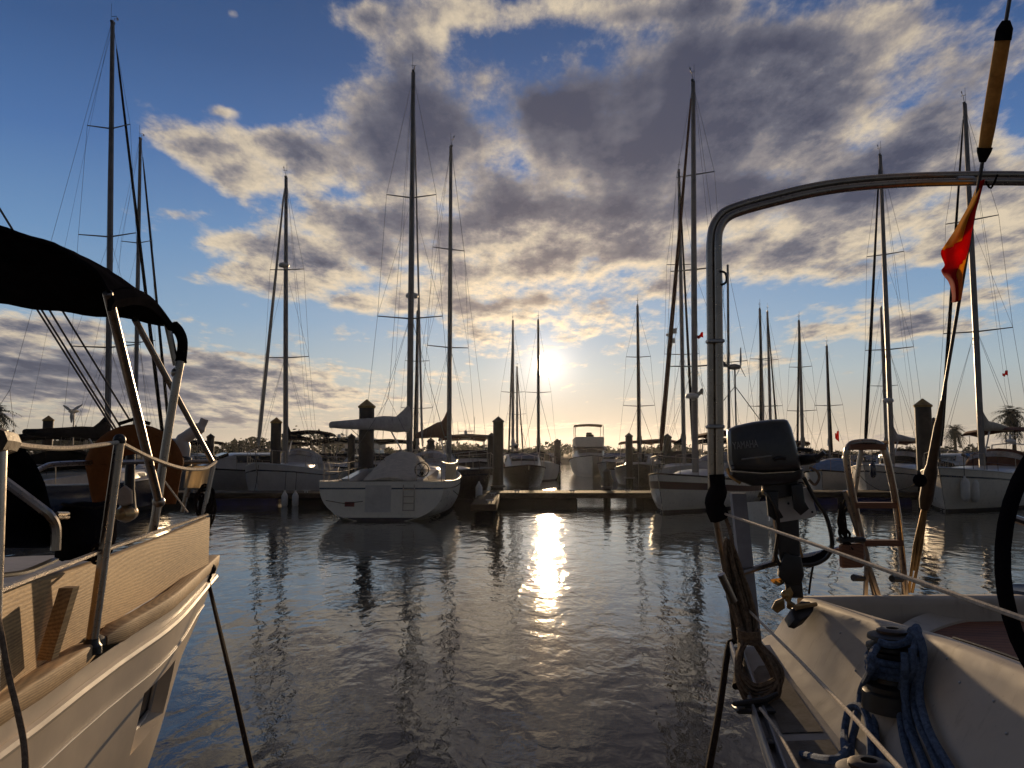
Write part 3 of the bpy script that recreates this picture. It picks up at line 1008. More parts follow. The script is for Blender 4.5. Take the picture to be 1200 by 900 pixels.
        for sg in (-1, 1):
            st = [hp(t_, sheer(t_)) for t_ in (.1, .26, .42, .58, .72, .86)]
            for q in st[1:-1]:
                tube('stanchion', [(q.x, sg * q.y * .95, q.z), (q.x, sg * q.y * .95, q.z + .6)], .013, 'steel', root, n=5)
            for zz in (.32, .6):
                tube('lifeline', [(q.x, sg * q.y * .95, q.z + zz) for q in st], .005, 'wire_steel', root, n=4)
    if transom_kit:
        zt_ = sheer(0)
        xt = x_s + stern_rake * .5
        tr = MB()
        # boarding gate panel, a dark name plate and a folded ladder on the transom
        n0 = x_s
        def tp_(y_, f, out):
            q = hp(0, zt_ * f)
            return Vector((q.x - out, y_, q.z))
        for nm, ya, yb, fa, fb_, mt, out in (('boarding_panel', -.30, .50, .22, .90, 'old_gelcoat', .012), ('name_plate', .82, 1.12, .36, .48, 'red_paint', .014)):
            q = MB()
            q.loft([[tp_(ya, fa, out), tp_(yb, fa, out), tp_(yb, fb_, out), tp_(ya, fb_, out)], [tp_(ya, fa, -.02), tp_(yb, fa, -.02), tp_(yb, fb_, -.02), tp_(ya, fb_, -.02)]])
            q.build(nm, mt, root)
        ld = MB()
        for y_ in (-.68, -1.02):
            ld.tube([tp_(y_, .25, .05), tp_(y_, .92, .05)], .018, 6)
        for f in (.27, .45, .62, .8):
            ld.tube([tp_(-.68, f, .05), tp_(-1.02, f, .05)], .016, 6)
        ld.build('folding_ladder', 'steel', root)
        tube('dock_line_lead', [tp_(1.7, .52, .05), tp_(1.1, .44, .06), tp_(.55, .5, .06)], .012, 'dark_rope', root, n=4)
        cd = MB()
        rr = []
        for u, s_ in ((0, .55), (.08, .9), (.3, 1.0), (.6, 1.04), (.9, 1.06), (1, .95)):
            x_ = x_s + .55 + 3.7 * u
            rr.append([Vector((x_, B * .245 * s_ * math.cos(a) - .15, zt_ - .05 + (.30 + .66 * smooth(.15, 1.0, u)) * s_ * math.sin(a) ** 1.15)) for a in (math.pi * i / 10 for i in range(11))])
        cd.loft(rr, cap=True)
        cd.build('cockpit_cover', 'cream_canvas', root)
        sdg = MB()
        for sgn in (-1,):
            r0 = []
            for i in range(9):
                q = hp(lerp(.10, .40, i / 8), sheer(lerp(.10, .40, i / 8)))
                r0.append([Vector((q.x, sgn * q.y * .955, q.z + .06)), Vector((q.x, sgn * q.y * .955, q.z + .58)), Vector((q.x, sgn * (q.y * .955 + .006), q.z + .58)), Vector((q.x, sgn * (q.y * .955 + .006), q.z + .06))])
            sdg.loft(r0)
        sdg.build('side_dodger', 'dodger_cloth', root)
        wh = MB()
        cw = Vector((x_s + .9, -1.15, zt_ + .34))
        wh.tube([cw + Vector((0,   .22 * math.cos(a), .22 * math.sin(a))) for a in (2 * math.pi * i / 20 for i in range(20))], .018, 6, closed=True)
        for a in (0, 1.05, 2.1):
            wh.tube([cw + Vector((0, .22 * math.cos(a), .22 * math.sin(a))), cw - Vector((0, .22 * math.cos(a), .22 * math.sin(a)))], .012, 5)
        wh.tube([cw, (cw.x + .1, cw.y, zt_ - .1)], .05, 6)
        wh.build('steering_wheel', 'dark_canvas', root)
    return root, hp, sheer, half, (x_s, x_b)


Y1 = make_yacht('sailing_yacht', 'white yacht moored stern towards us with grey boom cover and tall mast', 480, 31.6, 85, 90, L=11.6, B=4.15, fb=1.25, stern_w=.93, stern_rake=.12,
           mast_at=.42, radar=.44, spreaders=2, transom_kit=True, sprayhood=None, boom_z=2.55, boom_top=.62, furl=True, furl_r=.045, boom_ang=-27)
Y2 = make_yacht('sailing_yacht', 'dark-hulled yacht with sail on its mast, just right of the white stern', 526.5, 38.5, 172, -63, L=11, B=3.5, fb=1.1, hull='black_hull', cover='brown_canvas',
           spreaders=2, boom_z=2.6, boom_top=.9, furl=False, sprayhood='sail_canvas')
Y3 = make_yacht('sailing_yacht', 'grey-white yacht lying bow-on behind the left pontoon', 336.5, 39, 208, -90, L=10.8, B=3.5, fb=1.25, hull='gelcoat_shade', cover='dark_canvas', spreaders=2, radar=.69, furl_r=.075,
           furl_mat='cream_canvas', sprayhood='sail_canvas', bimini='dark_canvas', heel=1.3)
Y4 = make_yacht('sailing_yacht', 'tallest-masted navy yacht behind the left boat frames', 129, 30, 27, 90, L=12.5, B=3.9, fb=1.15, hull='navy_paint', cover='dark_canvas', spreaders=3, furl_mat='dark_canvas', furl_r=.07, boom_top=.42, heel=-1.7)
Y5 = make_yacht('sailing_yacht', 'yacht with the shorter mast just right of the tallest left mast', 160, 42.5, 163, 90, L=11.5, B=3.5, cover='dark_canvas', spreaders=2, furl_mat='dark_canvas', furl_r=.08, boom_top=.5, heel=-1.2)
Y8 = make_yacht('sailing_ketch', 'white ketch with a dark red hull stripe and brown cockpit awning', 813, 31.2, 97, -120, L=12.4, B=3.7, fb=1.05, stripe='brown_stripe', cover='brown_canvas', spreaders=3, furl_r=.075, furl_mat='brown_canvas',
           radar=.205, mast_at=.34, sprayhood='sail_canvas', bimini='brown_canvas', mizzen=(-5.0, 10.5), boom=False, heel=-.8)
Y11 = make_yacht('sailing_yacht', 'white yacht with rolled jib and grey boom cover, framed by the steel ladder', 1044, 39, 182, -129, L=11.4, B=3.6, fb=1.2, spreaders=2, furl_mat='dark_canvas', furl_r=.07, radar=.22, sprayhood='dark_canvas')
Y12 = make_yacht('sailing_yacht', 'rightmost white yacht with fenders and cream boom cover', 1149, 32.5, 122, -133, L=13.6, B=4.1, fb=1.2, spreaders=2, furl_mat='dark_canvas', furl_r=.06, cover='cream_canvas', boom_z=2.7, boom_top=.40,
           mast_at=.44, bimini='brown_canvas', sprayhood='brown_canvas')
FAR = [
    (601, 66, 376, 95, 'distant yacht with the left mast of the pair left of the sun', 1, 'sail_canvas'),
    (488, 52, 365, -85, 'distant yacht whose mast shows just right of the tall stern-to mast', 2, 'dark_canvas'),
    (606, 84, 430, 80, 'distant yacht with the shortest thin mast left of the sun', 1, 'dark_canvas'),
    (631, 62, 375, -92, 'distant yacht whose mast crosses the left edge of the sun', 1, 'sail_canvas'),
    (749, 52, 358, -100, 'dark yacht beyond the pontoon, between motor yacht and ketch', 2, 'dark_canvas'),
    (801, 47, 200, -95, 'yacht whose mast stands just left of the ketch mainmast', 2, 'dark_canvas'),
    (894, 58, 362, -110, 'distant yacht with the left of two masts above the outboard', 2, 'brown_canvas'),
    (903, 66, 365, -100, 'distant yacht with the right of two masts above the outboard', 2, 'dark_canvas'),
    (940, 58, 376, -115, 'distant yacht with a lone mast just right of the outboard', 2, 'dark_canvas'),
    (972, 60, 405, -110, 'distant yacht with short mast left of the steel ladder', 1, 'blue_canvas'),
    (1038, 62, 360, -110, 'distant yacht whose mast shows behind the ladder-framed yacht', 1, 'sail_canvas'),
]
for (px, y, tp, hd, lb, sp_, cv_) in FAR:
    make_yacht('sailing_yacht', lb, px, y, tp, hd, L=10.2, B=3.3, fb=1.1, spreaders=sp_, detail=1, cover=cv_, furl_r=.07, furl_mat='dark_canvas', hull='gelcoat_shade' if px != 749 else 'black_hull', wire=.007)


# ------------------------------------------------------------------ motor boats
def motor_boat(label, px, y, heading, L=9, B=3.1, fb=1.1, hull='gelcoat', roof=None, fly=False, top='sail_canvas', radar=False, cab=True, cover=None, dark_roof=False, scale=1.0, windsc=True):
    b0 = P(px, 530, y)
    root = thing('motor_boat', label, 'motor boat', (b0.x, y, 0), R(heading), 'motor boats in the basin')
    ns = 16

    def half(t_):
        return B / 2 * (.9 + .1 * math.sin(math.pi * min(.5, t_) )) if t_ < .5 else max(.02, B / 2 * (1 - ((t_ - .5) / .5) ** 2.6))

    def sheer(t_):
        return fb * (.85 + .4 * t_ ** 1.6)
    rings = []
    for i in range(ns + 1):
        t_ = i / ns
        x_ = lerp(-L / 2, L / 2, t_)
        h_, z_ = half(t_), sheer(t_)
        rk = .5 * max(0, t_ - .6)
        col = [Vector((x_, h_, z_)), Vector((x_ - rk * .4, h_ * .97, z_ * .72)), Vector((x_ - rk, h_ * .86, z_ * .25)), Vector((x_ - rk * 1.6, h_ * .7, -.1)), Vector((x_ - rk * 2, 0, -.35))]
        rings.append([Vector((q.x, -q.y, q.z)) for q in col] + col[-2::-1])
    hm = MB().loft(rings, cap=False, closed=False)
    hm.add(rings[0], [tuple(range(len(rings[0])))])
    hm.build('hull', hull, root)
    dk = MB()
    dk.loft([[(r_[0].x, r_[0].y * w_, r_[0].z - .02 + .05 * (1 - w_ * w_)) for w_ in (1, .5, 0, -.5, -1)] for r_ in rings], cap=False, closed=False)
    dk.build('deck', 'deck_grip', root)
    rb = MB()
    for sg in (0, -1):
        rb.tube([(r_[sg].x, r_[sg].y * 1.01, r_[sg].z - .04) for r_ in rings], .04, 6)
    rb.build('rubbing_strake', 'dark_canvas', root)
    z0 = sheer(.5)
    tz = z0
    if cab:
        hc = 1.15 if fly else .95
        rr = []
        for u, w_, k_ in ((0, .80, 1.0), (.05, .82, 1.0), (.55, .80, 1.0), (.8, .70, .55), (1.0, .55, .08)):
            x_ = lerp(-L * .22, L * .30, u)
            rr.append([Vector((x_, B / 2 * w_ * yy, z0 - .05 + hc * k_ * zz)) for yy, zz in ((-1.04, 0), (-.98, .55), (-.9, .95), (-.5, 1.02), (0, 1.05), (.5, 1.02), (.9, .95), (.98, .55), (1.04, 0))])
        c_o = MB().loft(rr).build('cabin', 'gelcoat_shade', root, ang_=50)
        for sg in (-1, 1):
            x0_, x1_ = -L * .19, L * .06
            y_ = B / 2 * .80
            MB().loft([[(x0_, sg * y_ * 1.03, z0 + hc * .42), (x1_, sg * y_ * 1.03, z0 + hc * .42), (x1_, sg * y_ * .97, z0 + hc * .82), (x0_, sg * y_ * .97, z0 + hc * .82)],
                       [(x0_, sg * y_ * .9, z0 + hc * .42), (x1_, sg * y_ * .9, z0 + hc * .42), (x1_, sg * y_ * .85, z0 + hc * .82), (x0_, sg * y_ * .85, z0 + hc * .82)]]).build('window', 'glass_dark', c_o)
        # windscreen lies on the sloping front
        f0 = Vector((L * .105, 0, z0 + hc * .90))
        f1 = Vector((L * .20, 0, z0 + hc * .56))
        nx = (f1 - f0).cross(Vector((0, 1, 0))).normalized()
        if nx.z < 0:
            nx = -nx
        ws = MB()
        q = [f0 + Vector((0, -B * .33, 0)), f0 + Vector((0, B * .33, 0)), f1 + Vector((0, B * .29, 0)), f1 + Vector((0, -B * .29, 0))]
        ws.loft([[v_ + nx * .10 for v_ in q], [v_ - nx * .08 for v_ in q]])
        ws.build('windscreen', 'glass_dark', c_o)
        tz = z0 + hc
    if fly:
        for yy in (-.30, 0, .30):
            a_, b_ = Vector((L * .100, yy * B, z0 + hc * .93 - .05)), Vector((L * .165, yy * B, z0 + hc * .70 - .05))
            n2_ = (b_ - a_).cross(Vector((0, 1, 0))).normalized()
            n2_ = n2_ if n2_.z > 0 else -n2_
            hw = B * .13
            MB().loft([[q + n2_ * e for q in (a_ + Vector((0, -hw, 0)), a_ + Vector((0, hw, 0)), b_ + Vector((0, hw, 0)), b_ + Vector((0, -hw, 0)))] for e in (.16, .02)]).build('front_window', 'glass_dark', c_o)
        rr = []
        for u, w_, k_ in ((0, .78, .75), (.6, .80, .8), (.92, .74, .9), (1, .66, .2)):
            x_ = lerp(-L * .24, L * .14, u)
            rr.append([Vector((x_, B / 2 * w_ * yy, tz - .03 + k_ * zz)) for yy, zz in ((-1, 0), (-1.03, .9), (-.96, 1.0), (.96, 1.0), (1.03, .9), (1, 0))])
        MB().loft(rr).build('flybridge', 'gelcoat', root, ang_=40)
        can = MB()
        can.loft([[Vector((x_, B * .37 * yy, tz + 1.95 + dz + .09 * (1 - yy * yy))) for yy in (-1, -.6, 0, .6, 1)] for x_, dz in ((-L * .22, -.03), (-L * .05, .05), (L * .11, 0))], cap=False, closed=False)
        can.loft([[Vector((x_, B * .375 * yy, tz + 1.86 + dz + .09 * (1 - yy * yy))) for yy in (-1, -.6, 0, .6, 1)] for x_, dz in ((-L * .22, -.03), (-L * .05, .05), (L * .11, 0))], cap=False, closed=False)
        c2 = can.build('canopy', top, root)
        fr = MB()
        for sg in (-1, 1):
            for x_ in (-L * .21, L * .10):
                fr.tube([(x_ * .9, sg * B * .36, tz + .7), (x_, sg * B * .36, tz + 1.9)], .03, 5)
        fr.build('canopy_frame', 'steel', c2)
        hm2 = MB()
        hm2.box((L * .02, .1, tz + .95), (.5, .7, .3), bev=.05)
        hm2.box((-L * .1, .1, tz + 1.05), (.45, .5, .55), bev=.06)
        hm2.build('helm_seat', 'dark_canvas', root)
    if roof:
        rf = MB()
        rr = []
        for x_, dz in ((-L * .36, -.10), (-L * .32, 0), (L * .02, .05), (L * .08, -.06)):
            rr.append([Vector((x_, B * .43 * yy, z0 + 1.75 + dz + .12 * (1 - yy * yy))) for yy in (-1, -.7, 0, .7, 1)] + [Vector((x_, B * .43 * yy, z0 + 1.62 + dz + .12 * (1 - yy * yy))) for yy in (1, .7, 0, -.7, -1)])
        rf.loft(rr)
        r_o = rf.build('awning', roof, root)
        fr = MB()
        for sg in (-1, 1):
            for x_ in (-L * .34, -L * .15, L * .04):
                fr.tube([(x_, sg * B * .41, z0 - .05), (x_, sg * B * .41, z0 + 1.7)], .025, 5)
        fr.build('awning_frame', 'steel', r_o)
    if radar:
        ra = MB()
        zt = tz + (2.0 if fly else .55)
        for sg in (-1, 1):
            ra.tube([(-L * .2, sg * B * .36, z0), (-L * .16, sg * B * .33, zt), (-L * .14, 0, zt + .12)], .05, 6)
        ra.lathe([(.05, 0), (.32, .03), (.34, .12), (.25, .22), (.05, .26)], (-L * .14, 0, zt + .14), 12)
        ra.lathe([(.04, 0), (.10, .02), (.10, .2), (.02, .3)], (-L * .14, 0, zt + .40), 8)
        for a, h_ in ((.5, 1.4), (-.45, 1.1), (.2, .9)):
            ra.tube([(-L * .14, a, zt + .1), (-L * .14 - .1, a * 1.1, zt + .1 + h_)], .014, 4)
        ra.tube([(-L * .14, -.5, zt + .62), (-L * .14, .5, zt + .62)], .02, 4)
        ra.build('radar_arch', 'white_plastic', root)
    if cover:
        rr = []
        for u, s_, h_ in ((0, .8, .55), (.1, .98, .8), (.5, 1, .95), (.9, .9, .7), (1, .6, .25)):
            x_ = lerp(-L * .47, L * .12, u)
            rr.append([Vector((x_, B * .47 * s_ * math.cos(a), sheer(.3) - .05 + h_ * max(0, math.sin(a)) ** .65)) for a in (math.pi * i / 10 for i in range(11))])
        MB().loft(rr).build('boat_cover', cover, root)
    rl = MB()
    for sg in (0, -1):
        q = [rings[i][sg] for i in (9, 11, 13, 15)]
        sgn = -1 if sg == 0 else 1
        rl.tube([(v_.x, v_.y * .95, v_.z + .55) for v_ in q] + [(L / 2 + .05, 0, sheer(1) + .58)], .016, 5)
        for v_ in q:
            rl.tube([(v_.x, v_.y * .95, v_.z), (v_.x, v_.y * .95, v_.z + .55)], .014, 5)
    rl.build('bow_rail', 'steel', root)
    return root


motor_boat('white flybridge motor yacht, bow-on, just right of the sun glitter', 690, 74, -92, L=11, B=3.5, fb=1.5, fly=True, top='brown_canvas', radar=False)
motor_boat('grey motor cruiser with sloping windscreen in front of the treeline', 283, 46, -150, L=8.5, fb=1.15, hull='grey_paint')
motor_boat('motor boat with long black flat awning at far left', 62, 36, -60, L=9, B=3.2, hull='gelcoat_shade', roof='dark_canvas')
motor_boat('motor boat with radar mast and aerials behind the thin pile', 392, 50, -90, L=9, B=3.2, radar=True, roof='dark_canvas')
motor_boat('dark trawler with radar arch and brown roof left of the touching piles', 549, 48, -80, L=10, B=3.5, fb=1.3, hull='black_hull', radar=True, roof='brown_canvas')
motor_boat('white motor boat under a light blue cover, right of the outboard', 975, 46, -120, L=7.5, B=2.8, fb=.95, cab=False, cover='blue_canvas')
motor_boat('small white cruiser under a dark cover, behind the ladder top', 1008, 55, -110, L=8, B=2.9, fb=1.0, cover='dark_canvas')
motor_boat('low white cruiser in the gap left of the flybridge yacht', 640, 80, -95, L=8, B=2.9, radar=False)
motor_boat('white cabin boat far left between navy yacht and its mast', 92, 48, -100, L=8.5, B=3.0)
motor_boat('white open boat beyond the left pontoon, left of the thin pile', 372, 62, -70, L=8, B=2.9, roof=None)
motor_boat('white cruiser with brown awning far behind the ketch stern', 925, 60, -100, L=9, B=3.2, roof='brown_canvas')
motor_boat('white cabin cruiser behind the fendered rightmost yacht', 1190, 52, -110, L=9, B=3.1, radar=True)


for (px, y, hd, kw, lb) in (
        (215, 56, -100, dict(roof='dark_canvas'), 'small motor boat with dark awning between davit and grey cruiser'),
        (455, 54, -95, dict(roof='dark_canvas', hull='navy_paint', B=3.4), 'dark blue motor boat behind the boom of the white stern-to yacht'),
        (500, 62, -80, dict(hull='gelcoat_shade', cover='dark_canvas', cab=False), 'boat under a black cover between the two tall central masts'),
        (612, 52, -85, dict(hull='black_hull', B=2.8, L=8, cover='brown_canvas'), 'dark boat with brown cover right of the touching piles'),
        (725, 68, -110, dict(hull='black_hull', cover='dark_canvas'), 'dark covered boat just right of the flybridge yacht'),
        (772, 54, -70, dict(roof='brown_canvas', hull='gelcoat_shade'), 'motor boat with brown awning just left of the ketch bow'),
        (845, 50, -100, dict(roof='dark_canvas', radar=True), 'motor boat with black awning and aerials behind the arch leg'),
        (1062, 56, -95, dict(roof='brown_canvas'), 'motor boat with brown awning behind the tall right pile'),
        (1132, 60, -85, dict(cover='dark_canvas', hull='navy_paint'), 'navy boat under black cover behind the bow of the rightmost yacht'),
        (352, 70, -95, dict(roof='dark_canvas', hull='black_hull'), 'dark hulled launch far behind the grey yacht sprayhood'),
        (425, 66, -100, dict(fly=True, top='dark_canvas', fb=1.3), 'flybridge boat with black top far behind the thickest pile')):
    motor_boat(lb, px, y, hd, **kw)

# dinghy beside the ketch
dg_p = P(893, 590, 24.5)
dinghy = thing('tender', 'small white tender floating below the ketch stern behind the outboard', 'dinghy', (dg_p.x, 24.5, 0), R(-100))
rr = []
for t_ in [i / 8 for i in range(9)]:
    hw = .8 * (1 - max(0, (t_ - .45) / .55) ** 2.4 * .95)
    x_ = lerp(-1.5, 1.5, t_)
    z_ = .48 + .22 * t_ ** 2
    rr.append([Vector((x_, -hw * .75, z_)), Vector((x_, -hw, z_ + .02)), Vector((x_, -hw, z_ - .10)), Vector((x_, -hw * .8, .02)), Vector((x_, 0, -.1)), Vector((x_, hw * .8, .02)), Vector((x_, hw, z_ - .10)), Vector((x_, hw, z_ + .02)), Vector((x_, hw * .75, z_)), Vector((x_, hw * .6, .15)), Vector((x_, -hw * .6, .15))])
MB().loft(rr).build('hull', 'gelcoat', dinghy)
MB().box((-.4, 0, .42), (.3, 1.25, .04)).build('thwart', 'rail_wood', dinghy)

# wind generator
wgp = P(861, 430, 33)
wg = thing('wind_generator', 'wind generator on a pole above the ketch awning', 'wind generator', (wgp.x, 33, 1.3))
hz = wgp.z - 1.3
tube('pole', [(0, 0, 0), (0, 0, hz)], .035, 'mast_alloy', wg)
for sg in (-1, 1):
    tube('strut', [(sg * 1.1, .3, hz - 2.2), (0, 0, hz - .8)], .018, 'mast_alloy', wg, n=5)
q = MB()
q.lathe([(.02, -.3), (.10, -.2), (.13, 0), (.09, .2), (.03, .26)], (0, 0, hz), 10, Matrix.Rotation(R(90), 3, 'Y'))
q.build('generator_body', 'mast_alloy', wg)
q = MB()
q.loft([[(-.25, -.01, hz - .03), (-.25, .01, hz - .03), (-.25, .01, hz + .04), (-.25, -.01, hz + .04)], [(-.75, -.01, hz + .05), (-.75, .01, hz + .05), (-.85, .01, hz + .62), (-.85, -.01, hz + .62)]])
q.build('tail_vane', 'mast_alloy', wg)
for a in (95, 215, 335):
    q = MB()
    d = Vector((0, math.cos(R(a)), math.sin(R(a))))
    e = Vector((.35, -math.sin(R(a)), math.cos(R(a)))).normalized()
    q.loft([[Vector((.24, 0, hz)) + d * r_ + e * w_ * s_ + Vector((1, 0, 0)) * th for s_, th in ((-1, 0), (1, .012), (1, -.012))] for r_, w_ in ((.05, .04), (.3, .07), (.8, .025))])
    q.build('blade', 'mast_alloy', wg)

# small wind generator in front of the navy yacht
wgp = P(87, 482, 34)
wg = thing('wind_generator', 'small wind generator above the dark boom cover at left', 'wind generator', (wgp.x, 34, 1.2))
hz = wgp.z - 1.2
tube('pole', [(0, 0, 0), (0, 0, hz)], .03, 'mast_alloy', wg)
q = MB()
q.lathe([(.02, -.25), (.09, -.15), (.10, 0), (.03, .2)], (0, 0, hz), 10, Matrix.Rotation(R(90), 3, 'Y'))
q.build('generator_body', 'white_plastic', wg)
for a in (35, 150, 265):
    q = MB()
    d = Vector((.2 * math.cos(R(a)), math.cos(R(a)), math.sin(R(a)))).normalized()
    d2 = Vector((math.cos(R(a)), .2, math.sin(R(a)))).normalized()
    e = Vector((-math.sin(R(a)), .3, math.cos(R(a)))).normalized()
    q.loft([[Vector((0, -.2, hz)) + d2 * r_ + e * w_ * s_ + Vector((0, 1, 0)) * th for s_, th in ((-1, 0), (1, .012), (1, -.012))] for r_, w_ in ((.05, .04), (.25, .07), (.5, .025))])
    q.build('blade', 'white_plastic', wg)


# fenders along the rightmost yacht, on the pontoon and the dark hull
def fender(c_, r_, l_, mat, label, group='fenders hung from hulls', lean=0):
    root = thing('fender', label, 'fender', c_, 0, group)
    MB().lathe([(.02, -l_ / 2 - .04), (r_ * .6, -l_ / 2), (r_, -l_ / 2 + r_ * .8), (r_, l_ / 2 - r_ * .8), (r_ * .6, l_ / 2), (.04, l_ / 2 + .05), (.03, l_ / 2 + .12)], n=12).build('body', mat, root)
    tube('lanyard', [(0, 0, l_ / 2 + .1), (.02, .04, l_ / 2 + .85)], .012, 'dark_rope', root, n=5)


for px, py, y, mt, lb in ((1131, 574, 28.3, 'white_plastic', 'leftmost of four fenders hanging along the rightmost white yacht'),
                          (1142, 575, 28.7, 'white_plastic', 'second fender from the bow of the rightmost white yacht'),
                          (1158, 575, 29.3, 'old_gelcoat', 'third fender from the bow of the rightmost white yacht'),
                          (1171, 575, 29.7, 'white_plastic', 'fourth fender from the bow of the rightmost white yacht')):
    c_ = P(px, py, y)
    fender((c_.x, c_.y, c_.z), .15, .75, mt, lb, 'fenders on the rightmost yacht')
for px, lb in ((333.5, 'left of two pale fenders hung on the left pontoon edge'), (346, 'right of two pale fenders hung on the left pontoon edge')):
    c_ = P(px, 587, 31.75)
    fender((c_.x, c_.y, c_.z + .02), .13, .55, 'white_plastic', lb, 'fenders on the left pontoon')
c_ = P(572, 577, 31.0)
fender((c_.x - .35, c_.y, c_.z), .13, .6, 'white_plastic', 'pale fender hanging at the bow of the dark-hulled yacht')
c_ = P(1023, 551, 34.6)
fender((c_.x, c_.y, c_.z), .13, .6, 'navy_paint', 'dark blue fender on the bow of the ladder-framed yacht')


# pennants on the ketch
def pennant(px, py, y, w_, h_, mat, label, dir_=-1):
    c_ = P(px, py, y)
    q = MB()
    rows = []
    for u in (0, .25, .5, .75, 1):
        z_ = -w_ * .5 * u + .04 * math.sin(u * 7)
        hh_ = h_ * (1 - .55 * u)
        rows.append([Vector((dir_ * w_ * u * .8, .06 * math.sin(u * 6), z_)), Vector((dir_ * w_ * u * .8, .06 * math.sin(u * 6) + .012, z_)), Vector((dir_ * w_ * u * .8, .06 * math.sin(u * 6) + .012, z_ - hh_)), Vector((dir_ * w_ * u * .8, .06 * math.sin(u * 6), z_ - hh_))])
    q.loft(rows)
    o = q.build('pennant', mat, None)
    o.location = c_
    tag(o, label, 'pennant', 'small flags flown in the rigging')


pennant(793, 384, 29.6, .5, .22, 'white_plastic', 'upper pale pennant on the jib stay of the ketch')
pennant(791, 396, 29.4, .3, .2, 'white_plastic', 'lower pale pennant on the jib stay of the ketch')
pennant(824, 389, 31.2, .32, .22, 'red_cloth', 'small red flag below the mast spreaders of the ketch')
pennant(824, 455, 31.2, .36, .26, 'cream_canvas', 'cream flag low beside the ketch mast')
pennant(983, 505, 40, .25, .55, 'red_cloth', 'small orange-red flag left of the steel ladder top')
pennant(1181, 434, 31.0, .28, .2, 'red_cloth', 'tiny red and white flag in the rigging at the right edge')

# mooring lines between boats and pontoons
for a, b_, lb in ((P(303, 545, 33.2), Vector((-10.3, 32.3, .55)), 'mooring line from the grey yacht bow to the left pontoon'),
                  (P(531, 575, 26.5), Vector((-1.2, 28.5, .5)), 'mooring line from the white yacht quarter to the finger pontoon'),
                  (P(997, 543, 34.9), Vector((15.0, 33.0, .55)), 'mooring line from the ladder-framed yacht bow to its pontoon'),
                  (P(1098, 545, 27.6), Vector((15.6, 32.7, .55)), 'mooring line from the rightmost yacht bow to the blue pontoon')):
    mid = (a + b_) / 2 - Vector((0, 0, .18))
    o = MB().tube(spl([a, mid, b_], 6), .014, 6).build('mooring_line', 'dark_rope')
    tag(o, lb, 'rope', 'mooring lines across the basin')


# ================================================================== the boat on the left, stern away from us
A = thing('classic_yacht', 'cream-hulled classic yacht on the left with wooden toe rail and black bimini', 'sailboat', (-3.1, 3.2, 0))
AO = A.location
ZR = 1.26
_ra = [PZ(px, py, ZR) for px, py in ((0, 853), (66, 805), (133, 757), (200, 717), (257, 660))]
_ra = [(-1.24, .0), (-1.40, 1.0), (-1.50, 1.8)] + [(q.x, q.y) for q in _ra]
Y_END = _ra[-1][1]


def xr(y):
    for (x0, y0), (x1, y1) in zip(_ra, _ra[1:]):
        if y <= y1:
            return x0 + (x1 - x0) * (y - y0) / (y1 - y0)
    return _ra[-1][0]


def xrs(y):      # softened
    return sum(xr(min(Y_END, max(0, y + d))) for d in (-.3, -.15, 0, .15, .3)) / 5 if y < Y_END - .3 else xr(y)


def a_hull(y, z):
    k_ = .72 * smooth(4.75, Y_END, y)
    d = ZR - z
    return Vector((xrs(y) - .10 * d - .10 * d * d, y - k_ * d, z))


ZW0, ZW1, YW0, YW1 = .60, .90, 4.12, 4.78
ys = [.1, .5, 1, 1.5, 2, 2.4, 2.8, 3.2, 3.6, 3.9, YW0, 4.3, 4.5, 4.64, YW1, 5.0, 5.25, 5.5, 5.75, Y_END]
zs = [-.35, -.1, .1, .3, .45, ZW0, .7, .8, ZW1, 1.0, 1.1, 1.2, ZR]
hm = MB()
idx = {}
for i, y in enumerate(ys):
    for j, z in enumerate(zs):
        idx[i, j] = len(hm.v)
        hm.v.append(tuple(a_hull(y, z)))
iw0, iw1, jw0, jw1 = ys.index(YW0), ys.index(YW1), zs.index(ZW0), zs.index(ZW1)
for i in range(len(ys) - 1):
    for j in range(len(zs) - 1):
        if iw0 <= i < iw1 and jw0 <= j < jw1:
            continue
        hm.f.append((idx[i, j], idx[i + 1, j], idx[i + 1, j + 1], idx[i, j + 1]))
# recess for the port light
ring = [(i, jw0) for i in range(iw0, iw1)] + [(iw1, j) for j in range(jw0, jw1)] + [(i, jw1) for i in range(iw1, iw0, -1)] + [(iw0, j) for j in range(jw1, jw0, -1)]
o_ = [idx[q] for q in ring]
n_ = []
cen = sum((Vector(hm.v[q]) for q in o_), Vector()) / len(o_)
for q in o_:
    v_ = Vector(hm.v[q])
    v_ = cen + (v_ - cen) * .86 + Vector((-.09, 0, 0))
    n_.append(len(hm.v))
    hm.v.append(tuple(v_))
for i in range(len(o_)):
    j = (i + 1) % len(o_)
    hm.f.append((o_[i], o_[j], n_[j], n_[i]))
rim_in = [Vector(hm.v[q]) for q in n_]
# transom and far side
XC = -3.25
col = [a_hull(Y_END, z) for z in zs]
tr = [[q for q in col], [Vector((lerp(q.x, XC, .5), q.y + .07, q.z)) for q in col], [Vector((XC, q.y + .10, q.z)) for q in col],
      [Vector((2 * XC - lerp(q.x, XC, .5), q.y + .07, q.z)) for q in col], [Vector((2 * XC - q.x, q.y, q.z)) for q in col]]
hm.loft(tr, cap=False, closed=False)
hm.loft([[Vector((2 * XC - q.x, q.y, q.z)) for q in (a_hull(y, z) for z in zs)] for y in ys], cap=False, closed=False)
a_h = hm.build('hull', 'cream_gelcoat', A, AO)
pw = MB()
pw.add(rim_in, [tuple(range(len(rim_in)))])
p_o = pw.build('port_light', 'glass_dark', a_h, AO)
pf = MB()
pf.tube([cen + (q - cen) * .97 + Vector((.008, 0, 0)) for q in rim_in], .012, 6, closed=True)
pf.build('port_frame', 'alloy', p_o, AO)
